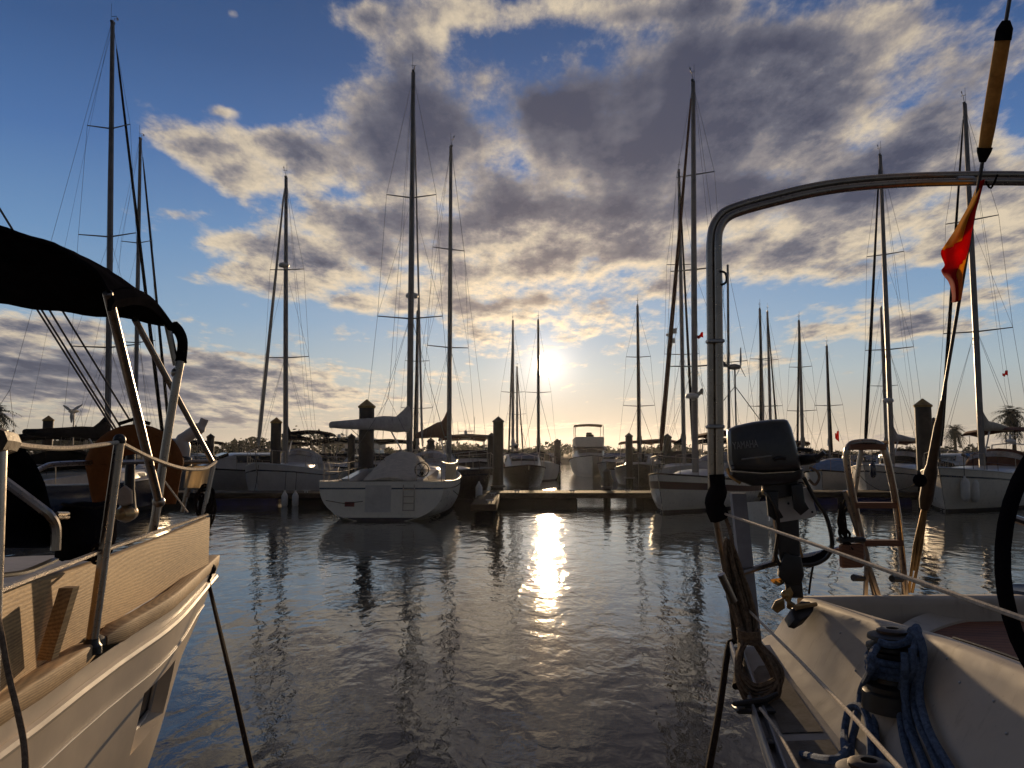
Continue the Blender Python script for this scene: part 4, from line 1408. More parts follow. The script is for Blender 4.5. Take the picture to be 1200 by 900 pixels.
tube('gunwale_bead', [a_hull(y, 1.17) + Vector((.006, 0, 0)) for y in ys], .022, 'cream_gelcoat', A, AO)
tube('rubbing_strake', [a_hull(y, .52 - .03 * y) + Vector((.012, 0, 0)) for y in (1, 1.5, 2, 2.5, 3, 3.4, 3.8, 4.02)], .030, 'gelcoat_shade', A, AO)
tube('sheer_groove', [a_hull(y, .985) + Vector((.002, 0, 0)) for y in ys], .006, 'old_gelcoat', A, AO)
dk = MB()
dk.loft([[Vector((lerp(xrs(y) - .02, 2 * XC - xrs(y) + .02, u), y, ZR + .015 + .05 * math.sin(math.pi * u))) for u in (0, .1, .3, .5, .7, .9, 1)] for y in ys], cap=False, closed=False)
dk.build('deck', 'deck_grip', A, AO)


def rail_piece(y0, y1, r_):
    n = max(3, int((y1 - y0) / .15))
    rings = []
    for i in range(n + 1):
        y = lerp(y0, y1, i / n)
        e = .55 if i in (0, n) else 1.0
        c_ = Vector((xrs(y) - .030, y, ZR + .039))
        sq = lambda v: math.copysign(abs(v) ** .30, v)
        wob = 1 + .03 * math.sin(y * 9.1) + .02 * math.sin(y * 23)
        rings.append([c_ + Vector((sq(math.cos(a)) * r_ * e * wob, 0, sq(math.sin(a)) * r_ * e * .86 * wob)) for a in (2 * math.pi * j / 16 for j in range(16))])
    return MB().loft(rings)


rail_piece(.2, 3.42, .044).build('toe_rail', 'rail_wood', A, AO)
rail_piece(3.50, Y_END + .02, .044).build('toe_rail', 'rail_wood', A, AO)
ft = MB()
ft.box((xrs(3.46) - .05, 3.46, ZR + .04), (.07, .10, .06), bev=.015)
ft.build('rail_joint', 'black_plastic', A, AO)
tube('rail_track', [(xrs(y) - .115, y, ZR + .045) for y in (1, 1.6, 2.2, 2.8, 3.4, 4.0, 4.6, 5.2)], .018, 'alloy', A, AO, n=6)

# weathered plank lashed along the stanchions (lies on the deck edge, a thing of its own)
pl_t = [P(px, py, y) for px, py, y in ((-120, 722, 1.95), (0, 691, 2.62), (100, 661, 3.45), (180, 632, 4.45), (243, 606, 5.62))]
pk_root = thing('wooden_plank', 'long weathered wooden plank standing on edge along the left yacht toe rail', 'plank', tuple(pl_t[2]))
pk = MB()
rg = []
for q in spl(pl_t, 8):
    h_ = .335
    rg.append([q + Vector((.018, 0, -.004)), q + Vector((.012, 0, 0)), q + Vector((-.018, 0, 0)), q + Vector((-.024, 0, -.004)), q + Vector((-.024, 0, -h_)), q + Vector((.018, 0, -h_))])
pk.loft(rg)
pk.build('board', 'ash_plank', pk_root, pl_t[2], ang_=25)
bt = MB()
q0, q1 = P(68, 688, 2.98) + Vector((.045, 0, 0)), P(42, 772, 2.90) + Vector((.045, 0, 0))
for d0 in (0,):
    bt.loft([[q0 + Vector(e) for e in ((-.03, -.022, 0), (.022, -.022, 0), (.022, .022, 0), (-.03, .022, 0))], [q1 + Vector(e) for e in ((-.03, -.022, 0), (.022, -.022, 0), (.022, .022, 0), (-.03, .022, 0))]])
bt.build('batten', 'ash_plank', pk_root, pl_t[2])

# stanchions and lifelines of the left yacht
s_b, s_t = P(107, 757, 3.32), P(140, 517, 3.36)
st = MB().tube([s_b, s_t], [.024, .021], 10)
st.build('stanchion', 'steel', A, AO)
tp = MB().ball(s_t + Vector((0, 0, .005)), .026)
tp.build('stanchion_cap', 'black_plastic', A, AO)
sb_ = MB().lathe([(.04, -.03), (.04, .0), (.03, .012), (.028, .03)], s_b, 12)
sb_.build('stanchion_base', 'black_plastic', A, AO)
st2 = MB().tube([P(-14, 860, 2.15), P(-2, 505, 2.2)], .024, 10)
st2.build('stanchion', 'steel', A, AO)
tube('lifeline', spl([P(-2, 516, 2.2), P(35, 523, 2.5), P(85, 525, 2.9), P(140, 518, 3.36)], 6), .0085, 'white_rope', A, AO, n=6)
tube('lifeline', spl([P(140, 518, 3.36), P(180, 538, 4.0), P(215, 549, 4.9), P(240, 549, 5.4), P(253, 541, 5.75)], 6), .011, 'white_rope', A, AO, n=6)
tube('lifeline', [P(-4, 693, 2.2), P(118, 646, 3.34), P(243, 603, 5.75)], .010, 'steel', A, AO, n=6)
cov_ = MB().tube(spl([P(-8, 516, 2.15), P(2, 517, 2.22), P(9, 519, 2.3)], 4), .035, 8)
cov_.build('lifeline_pad', 'brown_foot', A, AO)
# lashings
for px, py, y in ((242, 612, 5.66), (238, 640, 5.6), (120, 648, 3.36)):
    c_ = P(px, py, y)
    lash = MB()
    for k_ in range(4):
        lash.tube([c_ + Vector((.03 * math.cos(a) - .01, .02 * math.sin(a), .012 * k_ - .02 + .02 * math.sin(a + k_))) for a in (2 * math.pi * i / 12 for i in range(12))], .007, 5, closed=True)
    o = lash.build('lashing', 'dark_rope')
    o.location = (0, 0, 0)
    tag(o, {242: 'upper dark lashing at the far end of the wooden plank', 238: 'lower dark lashing at the far end of the wooden plank', 120: 'dark lashing tying plank to the near stanchion'}[px], 'rope', 'lashings on the plank')

# pushpit
yb = Y_END - .25
p_top = [P(30, 575, 4.55), P(36, 560, 4.6), P(50, 548, 4.75), P(72, 543.5, 4.95), P(150, 541.5, 5.5), P(205, 541.5, 5.75), P(252, 541, 5.85)]
tube('pushpit_rail', spl(p_top, 6), .016, 'steel', A, AO)
for a, b_, y0_, y1_ in (((251, 541), (238, 604), 5.85, 5.8), ((229, 541), (219, 582), 5.9, 5.95), ((222, 560), (214, 600), 6.0, 6.0), ((238, 575), (231, 604), 5.9, 5.85)):
    tube('pushpit_post', [P(*a, y0_), P(*b_, y1_)], .018, 'steel', A, AO)
wc = MB()
rg = []
for u in [i / 10 for i in range(11)]:
    c_ = P(lerp(219, 249, u), 546, 5.95 - .1 * math.sin(math.pi * u))
    d_ = P(lerp(215, 241, u), 572, 5.95 - .16 * math.sin(math.pi * u))
    rg.append([c_, d_, d_ + Vector((0, .012, 0)), c_ + Vector((0, .012, 0))])
wc.loft(rg)
wc.build('stern_dodger', 'dodger_cloth', A, AO)
# horseshoe buoy hanging on the pushpit
hs_c = P(157, 558, 5.25)
hs = thing('horseshoe_buoy', 'brown-orange horseshoe lifebuoy hanging inside the left yacht pushpit', 'lifebuoy', tuple(hs_c))
pts = [(-.225, .02, -.18)] + [(.225 * math.cos(a), 0, .05 + .19 * math.sin(a)) for a in (math.pi - math.pi * i / 12 for i in range(13))] + [(.225, .02, -.18)]
pts = spl(pts, 3)
nn = len(pts)
rads = [.098 * min(1, .45 + 1.6 * min(i, nn - 1 - i) / nn * 4) for i in range(nn)]
b = MB()
rg = []
for i, q in enumerate(pts):
    d = (pts[min(i + 1, nn - 1)] - pts[max(i - 1, 0)]).normalized()
    sd = d.cross(Vector((0, 1, 0))).normalized()
    rg.append([q + sd * rads[i] * math.cos(a) + Vector((0, 1, 0)) * rads[i] * .62 * math.sin(a) for a in (2 * math.pi * j / 14 for j in range(14))])
b.loft(rg)
b.build('cover', 'orange_cloth', hs)
tube('strap', [(-.10, -.02, .34), (0, -.03, .37), (.10, -.02, .34)], .012, 'dark_rope', hs)

# bimini of the left yacht: two hoops and the canvas over them
nh = [P(128, 341, 3.50), P(112, 316, 3.5), P(92, 300, 3.5), P(60, 284, 3.5), P(0, 265, 3.5), P(-120, 246, 3.5), P(-300, 250, 3.5)]
fh = [P(202, 380, 4.50), P(185, 377, 4.5), P(160, 372, 4.5), P(125, 368, 4.5), P(60, 361, 4.5), P(0, 353, 4.5), P(-120, 345, 4.5), P(-260, 350, 4.5)]
nh_s = spl(nh, 6)
fh_s = spl(fh, 6)


def resample(pts_, n):
    L_ = [0]
    for a, b_ in zip(pts_, pts_[1:]):
        L_.append(L_[-1] + (b_ - a).length)
    out = []
    for i in range(n):
        t_ = L_[-1] * i / (n - 1)
        for k_ in range(len(L_) - 1):
            if t_ <= L_[k_ + 1] + 1e-9:
                out.append(pts_[k_].lerp(pts_[k_ + 1], (t_ - L_[k_]) / max(1e-9, L_[k_ + 1] - L_[k_])))
                break
    return out


N_ = 32
nr, fr_ = resample(nh_s, N_), resample(fh_s, N_)
cz = MB()
rows = []
for u in [i / 14 for i in range(15)]:
    rows.append([nr[i].lerp(fr_[i], u) + Vector((0, 0, (.085 * math.sin(math.pi * u) if i < 7 else .04 * math.sin(math.pi * u)) + .006 * math.sin(i * 1.3 + u * 9))) for i in range(N_)])
low = [[q + Vector((0, 0, -.018)) for q in r_] for r_ in rows]
cz.loft(rows, cap=False, closed=False)
cz.loft([r_[::-1] for r_ in low], cap=False, closed=False)
edge = [rows[0], low[0]]
cz.loft(edge, cap=False, closed=False)
cz.loft([low[-1], rows[-1]], cap=False, closed=False)
bim = cz.build('bimini_canvas', 'dark_canvas', A, AO, ang_=60)
# hanging valance along the starboard edge
va = MB()
vr = []
for u in [i / 14 for i in range(15)]:
    q = nr[0].lerp(fr_[0], u) + Vector((.004, 0, .085 * math.sin(math.pi * u)))
    hgt = .09 * (1 - .4 * u)
    vr.append([q, q + Vector((.022, 0, -hgt * .5)), q + Vector((.006, 0, -hgt)), q + Vector((-.010, 0, -hgt)), q + Vector((-.01, 0, 0))])
va.loft(vr)
va.build('bimini_valance', 'dark_canvas', bim, AO)
jt = P(186, 588, 4.42)
tube('bimini_tube', [P(126, 343, 3.5), jt], .022, 'steel', A, AO, n=10)
tube('bimini_tube', spl([fh[0], P(209, 388, 4.5), P(213.5, 402, 4.5), P(212, 420, 4.48), P(206, 452, 4.47), P(193, 530, 4.45), P(183, 600, 4.42), P(178.5, 625, 4.42)], 5), .023, 'steel', A, AO, n=10)
tube('bimini_tube', [P(158, 374, 4.3), P(248, 540, 5.8)], .018, 'steel', A, AO, n=8)
tube('bimini_tube', [P(196, 380, 4.46), P(206.5, 428, 4.48)], .019, 'steel', A, AO, n=8)
wrp = MB().tube(spl([P(203, 381, 4.5), P(210, 389, 4.5), P(214, 402, 4.5), P(212, 424, 4.48)], 5), [.03] * 15 + [.034], 8)
wrp.build('rolled_canvas', 'dark_canvas', bim, AO)
for q, r_ in ((jt, .034), (P(207, 437, 4.48), .032)):
    b = MB().ball(q, r_)
    b.build('tube_joint', 'steel', A, AO)
tube('bimini_guy', [P(190, 560, 4.5), P(220, 600, 5.3)], .006, 'steel', A, AO, n=5)

# backstays rising from the stern to the mast (out of frame)
for (x0, y0), (x1, y1) in (((40, 357), (141, 516)), ((45, 357), (147, 520)), ((56, 360), (152, 518)), ((72, 362), (152, 492))):
    a, b_ = P(x1, y1, 5.3), P(x0, y0, 4.85)
    tube('running_stay', [a, b_ + (b_ - a) * 2.2], .0065, 'wire_steel', A, AO, n=5)
blk = MB().ball(P(141, 513, 5.28), .035)
blk.build('stay_block', 'black_plastic', A, AO)

# dark spray dodger, its tube, coaming top and the bag beside it
sd_ = MB()
rows = []
for i in range(9):
    a = math.pi / 2 * i / 8
    px = -60 + 122 * math.sin(a)
    top = 640 - 152 * math.cos(a) ** .75
    rows.append([P(px, lerp(642, top, v), 2.95 + .25 * math.sin(math.pi * v) - .12 * math.cos(a)) for v in (0, .2, .4, .6, .8, 1)] + [P(px, lerp(642, top, v), 3.45) for v in (1, .5, 0)])
sd_.loft(rows, cap=True)
sd_.build('spray_dodger', 'dark_canvas', A, AO, ang_=60)
tube('dodger_tube', spl([P(-60, 518, 2.75), P(0, 560, 2.78), P(46, 594, 2.82), P(59, 605, 2.84), P(65.5, 619, 2.86), P(65, 645, 2.86)], 5), .017, 'steel', A, AO, n=8)
tube('grab_handle', [P(67, 602, 2.86), P(80, 602, 2.95), P(80, 606, 2.95), P(67, 606, 2.86)], .007, 'steel', A, AO, n=6)
cg = MB()
rg = []
for y, zt in ((1.2, 1.55), (1.9, 1.56), (2.5, 1.57), (3.0, 1.575), (3.35, 1.56), (3.58, 1.50), (3.7, 1.38)):
    x0 = xrs(y) - .17
    rg.append([Vector((x0 + .03, y, 1.29)), Vector((x0 - .02, y, zt - .06)), Vector((x0 - .07, y, zt - .012)), Vector((x0 - .14, y, zt)), Vector((x0 - .55, y, zt + .02)), Vector((x0 - .8, y, zt - .02)), Vector((x0 - .85, y, 1.29))])
cg.loft(rg)
cg.build('cockpit_coaming', 'gelcoat_shade', A, AO, ang_=50)
q = P(22, 672, 2.55)
lt = MB()
lt.tube(spl([P(-20, 676, 2.4), P(20, 672, 2.6), P(38, 667, 2.75), P(64, 656, 2.95)], 5), .016, 6, flat=.5)
lt.build('coaming_handrail', 'black_plastic', A, AO)
bag_c = P(101, 622, 3.75)
bag = thing('cockpit_bag', 'black shiny stuffed bag on the left yacht coaming beside the dodger', 'bag', tuple(bag_c))
bm3 = MB()
rg = []
for v, s_ in ((-1, .75), (-.85, 1.0), (-.3, 1.08), (.3, 1.02), (.75, .98), (.95, .8), (1, .5)):
    rg.append([Vector((.115 * s_ * math.cos(a) * (1 + .06 * math.sin(3 * a + v * 4)), .13 * s_ * math.sin(a) * (1 + .05 * math.sin(4 * a)), .125 * v + .008 * math.sin(3 * a))) for a in (2 * math.pi * j / 18 for j in range(18))])
bm3.loft(rg)
bm3.build('body', 'dark_canvas', bag, ang_=60)
tube('drawstring', [(.10 * math.cos(a), .11 * math.sin(a), .118 + .01 * math.sin(2 * a)) for a in (2 * math.pi * j / 16 for j in range(16))], .008, 'dark_rope', bag, closed=True, n=5)

# pale cowl-shaped davit head and outboard leg at the stern of the left yacht
dv = P(213, 540, 5.95)
dav = thing('davit_head', 'pale hooked davit head above the left yacht pushpit against the treeline', 'davit', tuple(dv))
tube('arm', spl([(0, 0, 0), (.01, 0, .09), (0, 0, .15), (.05, 0, .19), (.13, 0, .25), (.16, 0, .31)], 5), [.05] * 12 + [.045] * 9 + [.03] * 5, 'old_gelcoat', dav, n=10)
MB().lathe([(.07, -.04), (.07, .02), (.05, .035)], (0, 0, 0), 12).build('base', 'black_plastic', dav)
q = MB()
q.lathe([(.02, -.03), (.035, -.02), (.035, .02), (.02, .03)], (-.055, 0, .13), 10, Matrix.Rotation(R(90), 3, 'Y'))
q.build('winch_drum', 'alloy', dav)
ob = P(146, 590, 5.6)
obs = thing('small_outboard', 'small outboard engine with pale propeller blade hung inside the left yacht stern', 'outboard motor', tuple(ob))
q = MB()
q.pillow([(-.055, 0, .0), (-.045, 0, .09), (0, 0, .125), (.045, 0, .09), (.055, 0, 0), (0, 0, -.02)], (0, 1, 0), .02)
q.build('propeller_blade', 'cream_canvas', obs)
q = MB()
q.tube([(0, .06, .40), (0, .06, .1), (0, .05, -.06)], [.03, .035, .06], 10)
q.build('shaft', 'black_plastic', obs)
q = MB()
q.lathe([(.02, -.12), (.05, -.09), (.065, 0), (.04, .08), (.01, .10)], (0, .02, -.07), 12, Matrix.Rotation(R(90), 3, 'X'))
q.build('gearcase', 'bronze', obs)
# stern clutter: coiled ropes hanging at the transom corner
cl = MB()
random.seed(3)
for k_ in range(9):
    c_ = P(240 + random.uniform(-3, 4), 592 + random.uniform(-8, 10), 5.85)
    r1, r2 = random.uniform(.03, .06), random.uniform(.05, .12)
    cl.tube([c_ + Vector((r1 * math.cos(a), .02 * math.sin(a * 2) + .01 * k_ - .04, r2 * math.sin(a))) for a in (2 * math.pi * i / 16 for i in range(16))], .009, 5, closed=True)
o = cl.build('rope_coil', 'dark_rope')
tag(o, 'tangled dark rope coil hanging on the left yacht transom corner', 'rope')

# mooring lines of the left yacht
ml = spl([P(238, 672, 5.72), P(243, 676, 5.72), P(246, 690, 5.68), P(272, 800, 4.55), P(296, 905, 3.9), P(312, 965, 3.55)], 8)
o = MB().tube(ml, .0135, 8).build('mooring_line', 'dark_rope')
tag(o, 'taut dark mooring line running down from the left yacht stern corner', 'rope')
kn = MB()
kc = P(237, 668, 5.72)
for k_ in range(6):
    kn.tube([kc + Vector((.055 * math.cos(a) + .006 * k_, .05 * math.sin(a), .016 * k_ - .05 + .03 * math.sin(a + k_))) for a in (2 * math.pi * i / 14 for i in range(14))], .013, 6, closed=True)
o = kn.build('mooring_knot', 'dark_rope')
tag(o, 'dark knotted rope wrapped round the far end of the wooden toe rail', 'rope')
o = MB().tube(spl([P(-6, 708, 1.9), P(2, 745, 1.82), P(10, 790, 1.76), P(22, 840, 1.7), P(29, 880, 1.66), P(30, 930, 1.6)], 6), .0065, 8).build('hanging_rope', 'tan_rope')
tag(o, 'tan rope hanging down over the hull at the bottom left corner', 'rope')

# ================================================================== the boat on the right
B = thing('cruising_yacht', 'white cruising yacht on the right with steel arch, winch and folded stern ladder', 'sailboat', (1.9, 3.0, 0))
BO = B.location
ZT = 1.15


def zdeck(y):
    return 1.10 - (4.29 - y) * .088


def pzl(px, py, dz):
    z = 1.1 + dz
    for _ in range(30):
        q = PZ(px, py, z)
        z = zdeck(q.y) + dz
    return (q.x, q.y)


def pzd(px, py, dz=.015):
    q = pzl(px, py, dz)
    return Vector((q[0], q[1], zdeck(q[1]) + dz))


_e0, _e1 = pzl(855, 752, .05), pzl(907, 905, .05)
sl = (_e0[0] - _e1[0]) / (_e0[1] - _e1[1])


def bx(y):
    return _e1[0] + (y - _e1[1]) * sl * (1.0 if y > _e1[1] else .6)


YB = _e0[1]
ys = [.2, .8, 1.4, 2.0, 2.5, 3.0, 3.5, 4.0, YB]
hm = MB()
rows = []
for y in ys:
    rows.append([Vector((bx(y) + .62 * d_ - .05 * d_ ** 2, y - .25 * max(0, (y - 3) / 1.3) * d_, zdeck(y) - d_)) for d_ in (.0, .12, .32, .6, .9, 1.3)])
hm.loft(rows, cap=False, closed=False)
XCB = 2.75
last = rows[-1]
hm.loft([last, [Vector((lerp(q.x, XCB, .5), q.y + .22, q.z)) for q in last], [Vector((XCB, q.y + .3, q.z)) for q in last], [Vector((2 * XCB - lerp(q.x, XCB, .5), q.y + .22, q.z)) for q in last], [Vector((2 * XCB - q.x, q.y, q.z)) for q in last]], cap=False, closed=False)
hm.loft([[Vector((2 * XCB - q.x, q.y, q.z)) for q in r_] for r_ in rows], cap=False, closed=False)
hm.build('hull', 'gelcoat', B, BO)
# side deck
cb = [pzd(893, 738), pzd(899, 749), pzd(940, 800), pzd(986, 858), pzd(1040, 925)]
_c0, _c1 = (cb[1].x, cb[1].y), (cb[3].x, cb[3].y)
csl = (_c0[0] - _c1[0]) / (_c0[1] - _c1[1])


def cbx(y):
    return _c1[0] + (y - _c1[1]) * csl


dk = MB()
dk.loft([[Vector((lerp(bx(y) + .012, cbx(y) + .1, u), y, zdeck(y) + .012 * u)) for u in (0, .3, .6, 1)] for y in ys], cap=False, closed=False)
tail = [Vector((lerp(bx(YB) + .012, 2 * XCB - bx(YB), u), YB + .28 * math.sin(math.pi * u), 1.112)) for u in [i / 10 for i in range(11)]]
dk.loft([[Vector((lerp(bx(YB) + .012, 2 * XCB - bx(YB), i / 10), YB - .35, zdeck(YB - .35) + .006)) for i in range(11)], tail], cap=False, closed=False)
dk.build('side_deck', 'deck_grip', B, BO)
for (ya, yb) in ((1.5, 2.35), (2.42, 3.15), (3.22, 3.95)):
    q = MB()
    q.loft([[Vector((lerp(bx(y), cbx(y), u), y, zdeck(y) + .004 + .012 * u)) for u in (.30, .5, .80)] for y in [lerp(ya, yb, i / 6) for i in range(7)]], cap=False, closed=False)
    q.build('nonskid_panel', 'nonskid', B, BO)
# perforated alloy toe rail: two strips
for dx, zt in ((.0, ZT), (.045, ZT - .012)):
    q = MB()
    rg = []
    for y in [i * .15 + .3 for i in range(int((YB - .3) / .15) + 1)] + [YB]:
        x0 = bx(y) + dx
        zz = zt + zdeck(y) - 1.10
        rg.append([Vector((x0, y, zz - .06)), Vector((x0 + .016, y, zz - .06)), Vector((x0 + .016, y, zz - .006)), Vector((x0 + .011, y, zz)), Vector((x0 + .003, y, zz)), Vector((x0, y, zz - .006))])
    q.loft(rg)
    q.build('toe_rail', 'alloy', B, BO)
for y in (1.9, 2.5, 3.1, 3.6):
    MB().box((bx(y) + .03, y, zdeck(y) + .02), (.03, .05, .03), bev=.006).build('rail_fitting', 'black_plastic', B, BO)

# coaming: outer face, rolled top, inner wall
top_px = [(941, 702, 4.22), (985, 716, 3.78), (1031, 730, 3.42), (1084, 745, 3.06), (1140, 764, 2.74), (1200, 787, 2.46), (1290, 822, 2.12), (1400, 868, 1.8)]
tops = [P(*q) for q in top_px]
bots = []
for q in tops:
    bots.append(Vector((cbx(q.y), q.y, zdeck(q.y) + .014)))
bots[0] = pzd(899, 748)
ts_, bs_ = spl(tops, 5), spl(bots, 5)
cg = MB()
rg = []
for a, b_ in zip(ts_, bs_):
    o_ = (a - b_)
    hor = Vector((o_.x, o_.y, 0)).normalized() if Vector((o_.x, o_.y, 0)).length > .01 else Vector((1, 0, 0))
    hor = Vector((1, 0, 0))
    rg.append([b_ + Vector((-.03, 0, -.01)), b_ + Vector((.0, 0, .012)), b_.lerp(a, .12) + Vector((.012, 0, 0)), b_.lerp(a, .5) + Vector((-.004, 0, .006)), b_.lerp(a, .9), a + Vector((-.012, 0, -.008)), a + Vector((.006, 0, .004)), a + hor * .05 + Vector((0, 0, .004)), a + hor * .085 + Vector((0, 0, -.004)), a + hor * .10 + Vector((0, 0, -.02)), a + hor * .13 + Vector((0, 0, -.30)), a + hor * .13 + Vector((0, 0, -.5))])
cg.loft(rg, cap=False, closed=False)
cg.add(rg[0], [tuple(range(len(rg[0])))[::-1]])
cm_o = cg.build('coaming', 'deck_gelcoat', B, BO, ang_=50)
from mathutils.bvhtree import BVHTree
CO_BVH = BVHTree.FromPolygons([Vector(v_) for v_ in cg.v], cg.f)


def on_coaming(px, py, out=.016, fall=2.4):
    d = ray(px, py)
    hit = CO_BVH.ray_cast(Vector((0, 0, H_CAM)), d.normalized())
    if hit[0] is None:
        return P(px, py, fall)
    n_ = hit[1] if hit[1].dot(d) < 0 else -hit[1]
    return hit[0] + n_ * out
# moulded seam strip along the coaming top
for px, py in ((985, 742), (1003, 786), (1125, 800), (1165, 822), (1110, 772), (1180, 860)):
    c_ = on_coaming(px, py, .001)
    MB().ball(c_, .005, .005, .005, 8).build('screw_head', 'alloy', cm_o, BO)
tube('coaming_seam', [q + Vector((.07, 0, .004)) for q in ts_[16:34]], .007, 'black_plastic', cm_o, BO, n=5, flat=.6)
# transom lip and inner cockpit wall
lip = []
for u in [i / 12 for i in range(13)]:
    lip.append(P(lerp(941, 1330, u), 702.5 - 1.2 * math.sin(math.pi * u) - .004 * lerp(0, 300, u), lerp(4.36, 4.5, u)))
q = MB()
rg = []
for a in lip:
    rg.append([a + Vector((0, .10, -.3)), a + Vector((0, .09, -.015)), a + Vector((0, .06, .008)), a + Vector((0, 0, .010)), a + Vector((0, -.04, -.005)), a + Vector((0, -.05, -.03)), a + Vector((0, -.10, -.50))])
q.loft(rg, cap=False, closed=False)
q.build('transom_coaming', 'deck_gelcoat', B, BO, ang_=50)
# helm seat in teak
q = MB()
outl = [PZ(px, py, 1.20) for px, py in ((1070, 758), (1090, 743), (1112, 734), (1140, 728), (1200, 722), (1320, 720))]
outl = spl(outl, 5)
inn = [Vector((lerp(1.75, 3.4, i / (len(outl) - 1)), 2.0, 1.20)) for i in range(len(outl))]
q.loft([outl, [a.lerp(b_, .5) for a, b_ in zip(outl, inn)], inn], cap=False, closed=False)
q.loft([inn, [a - Vector((0, 0, .04)) for a in inn]], cap=False, closed=False)
q.build('teak_seat', 'teak', B, BO)
q = MB()
q.loft([[a + Vector((0, 0, .012)) for a in outl], [a + Vector((-.02, .06, .03)) for a in outl], [a + Vector((-.03, .12, .05)) for a in outl]], cap=False, closed=False)
q.loft([outl, [a + Vector((0, 0, .013)) for a in outl]], cap=False, closed=False)
q.build('cockpit_liner', 'deck_gelcoat', B, BO)
hp_ = PZ(1108, 693, 1.31)
MB().lathe([(.02, 0), (.19, 0), (.20, .015), (.17, .03), (.14, .022), (.02, .02)], (hp_.x + .5, 4.62, 1.30), 20).build('deck_hatch', 'black_plastic', B, BO)

# steering wheel
wc_ = P(1346, 663, 2.2)
q = MB()
q.tube([wc_ + Vector((.455 * math.cos(a), .10 * math.cos(a), .455 * math.sin(a))) for a in (2 * math.pi * i / 48 for i in range(48))], .019, 12, closed=True)
w_o = q.build('steering_wheel', 'dark_canvas', B, BO)
for a in (R(162), R(222), R(282), R(342), R(42), R(102)):
    tube('spoke', [wc_, wc_ + Vector((.44 * math.cos(a), .097 * math.cos(a), .44 * math.sin(a)))], .011, 'steel', w_o, BO)
MB().lathe([(.02, -.05), (.07, -.04), (.07, .03), (.03, .05)], wc_, 14, Matrix.Rotation(R(90), 3, 'X')).build('hub', 'steel', w_o, BO)
MB().tube([wc_ + Vector((0, .1, 0)), Vector((wc_.x, wc_.y + .15, 1.1))], [.07, .10], 12).build('pedestal', 'gelcoat_shade', B, BO)

# arch: two steel tubes welded side by side
arch_px = [(839, 600), (838.5, 520), (838, 420), (837, 320), (837, 285), (840, 266), (850, 252), (868, 244), (900, 235), (950, 223), (1000, 215.5), (1060, 211), (1130, 209), (1200, 209), (1290, 212), (1400, 219)]
for k_, (ox, oy) in enumerate(((-4.6, -3.6), (4.6, 4.0))):
    pts = []
    for i, (px, py) in enumerate(arch_px):
        u = smooth(3.5, 8.5, i)
        pts.append(P(px + ox * (1 - u), py + oy * u + (oy * .7 * (1 - u) * smooth(3, 6, i)), 3.9 - .02 * k_))
    tube('arch_tube', spl(pts, 5), .0205, 'steel', B, BO, n=12)
for (px, py) in ((838, 400), (838, 500), (1130, 210)):
    c_ = P(px, py, 3.88)
    MB().box(c_, (.085, .05, .02), bev=.005).build('arch_clamp', 'alloy', B, BO)
tube('arch_hook', spl([P(843, 318, 3.86), P(850, 320, 3.86), P(851, 330, 3.86), P(845, 334, 3.86)], 4), .006, 'black_plastic', B, BO, n=5)
# leather pad at the arch foot, post and rail
tube('arch_foot_pad', spl([P(840, 556, 3.86), P(841, 575, 3.86), P(837, 590, 3.88), P(843, 606, 3.9)], 4), [.036] * 4 + [.045] * 6 + [.05] * 3, 'dark_canvas', B, BO, n=10)
tube('pushpit_post', [P(836, 592, 3.92), P(845, 640, 3.96), P(857, 700, 4.0), P(862, 748, 4.1)], .017, 'steel', B, BO, n=10)
tube('pushpit_post', [P(857, 640, 4.05), P(872, 700, 4.1), P(882, 748, 4.15)], .014, 'steel', B, BO, n=8)
tube('bright_strut', [P(845, 673, 3.7), P(860, 705, 3.72)], .018, 'steel', B, BO, n=12)
gb = MB()
a, b_ = P(866, 578, 4.12), P(884, 750, 4.16)
gb.loft([[q + Vector(e) for e in ((-.036, 0, 0), (.036, 0, 0), (.036, .05, 0), (-.036, .05, 0))] for q in (a, a.lerp(b_, .5), b_)])
gb.build('flat_post', 'grey_board', B, BO)
tube('pushpit_rail', [P(866, 672, 4.1), P(900, 662, 4.2), P(945, 652, 4.35), P(1000, 640, 4.55), P(1012, 637, 4.6)], .016, 'steel', B, BO, n=8)
q = MB()
q.tube([P(934, 658, 4.32), P(948, 658, 4.36), P(968, 648, 4.42)], [.03, .035, .02], 8)
q.build('rail_pad', 'dark_canvas', B, BO)
tube('upper_lifeline', [P(846, 601, 3.92), P(960, 640, 2.6), P(1060, 676, 2.05), P(1205, 727, 1.56), P(1300, 760, 1.33)], .0062, 'white_rope', B, BO, n=6)
tube('lower_lifeline', [P(866, 704, 4.02), P(935, 772, 2.85), P(1000, 840, 2.15), P(1052, 898, 1.75), P(1090, 940, 1.5)], .0058, 'white_rope', B, BO, n=6)

# stern ladder folded up
lad = [P(1028, 704, 4.60), P(1012, 640, 4.56), P(997, 570, 4.5), P(992, 535, 4.48), P(996, 522, 4.48), P(1006, 518.5, 4.48), P(1024, 518.5, 4.48), P(1034, 524, 4.48), P(1040, 540, 4.48), P(1050, 590, 4.52), P(1056, 640, 4.56), P(1061, 700, 4.6)]
lo_ = tube('stern_ladder', spl(lad, 5), .019, 'steel', B, BO, n=10)
for a, b_, yy in (((994, 524), (1036, 524), 4.47), ((1000, 592), (1049, 592), 4.52), ((1012, 636), (1056, 636), 4.55)):
    MB().loft([[q + Vector(e) for e in ((0, -.03, -.016), (0, .03, -.016), (0, .03, .016), (0, -.03, .016))] for q in (P(*a, yy), P(*b_, yy))]).build('step', 'block_wood', lo_, BO)
tube('ladder_strut', [P(1010, 520, 4.5), P(1000, 590, 4.52), P(1016, 650, 4.55), P(1014, 702, 4.58)], .014, 'steel', lo_, BO, n=8)
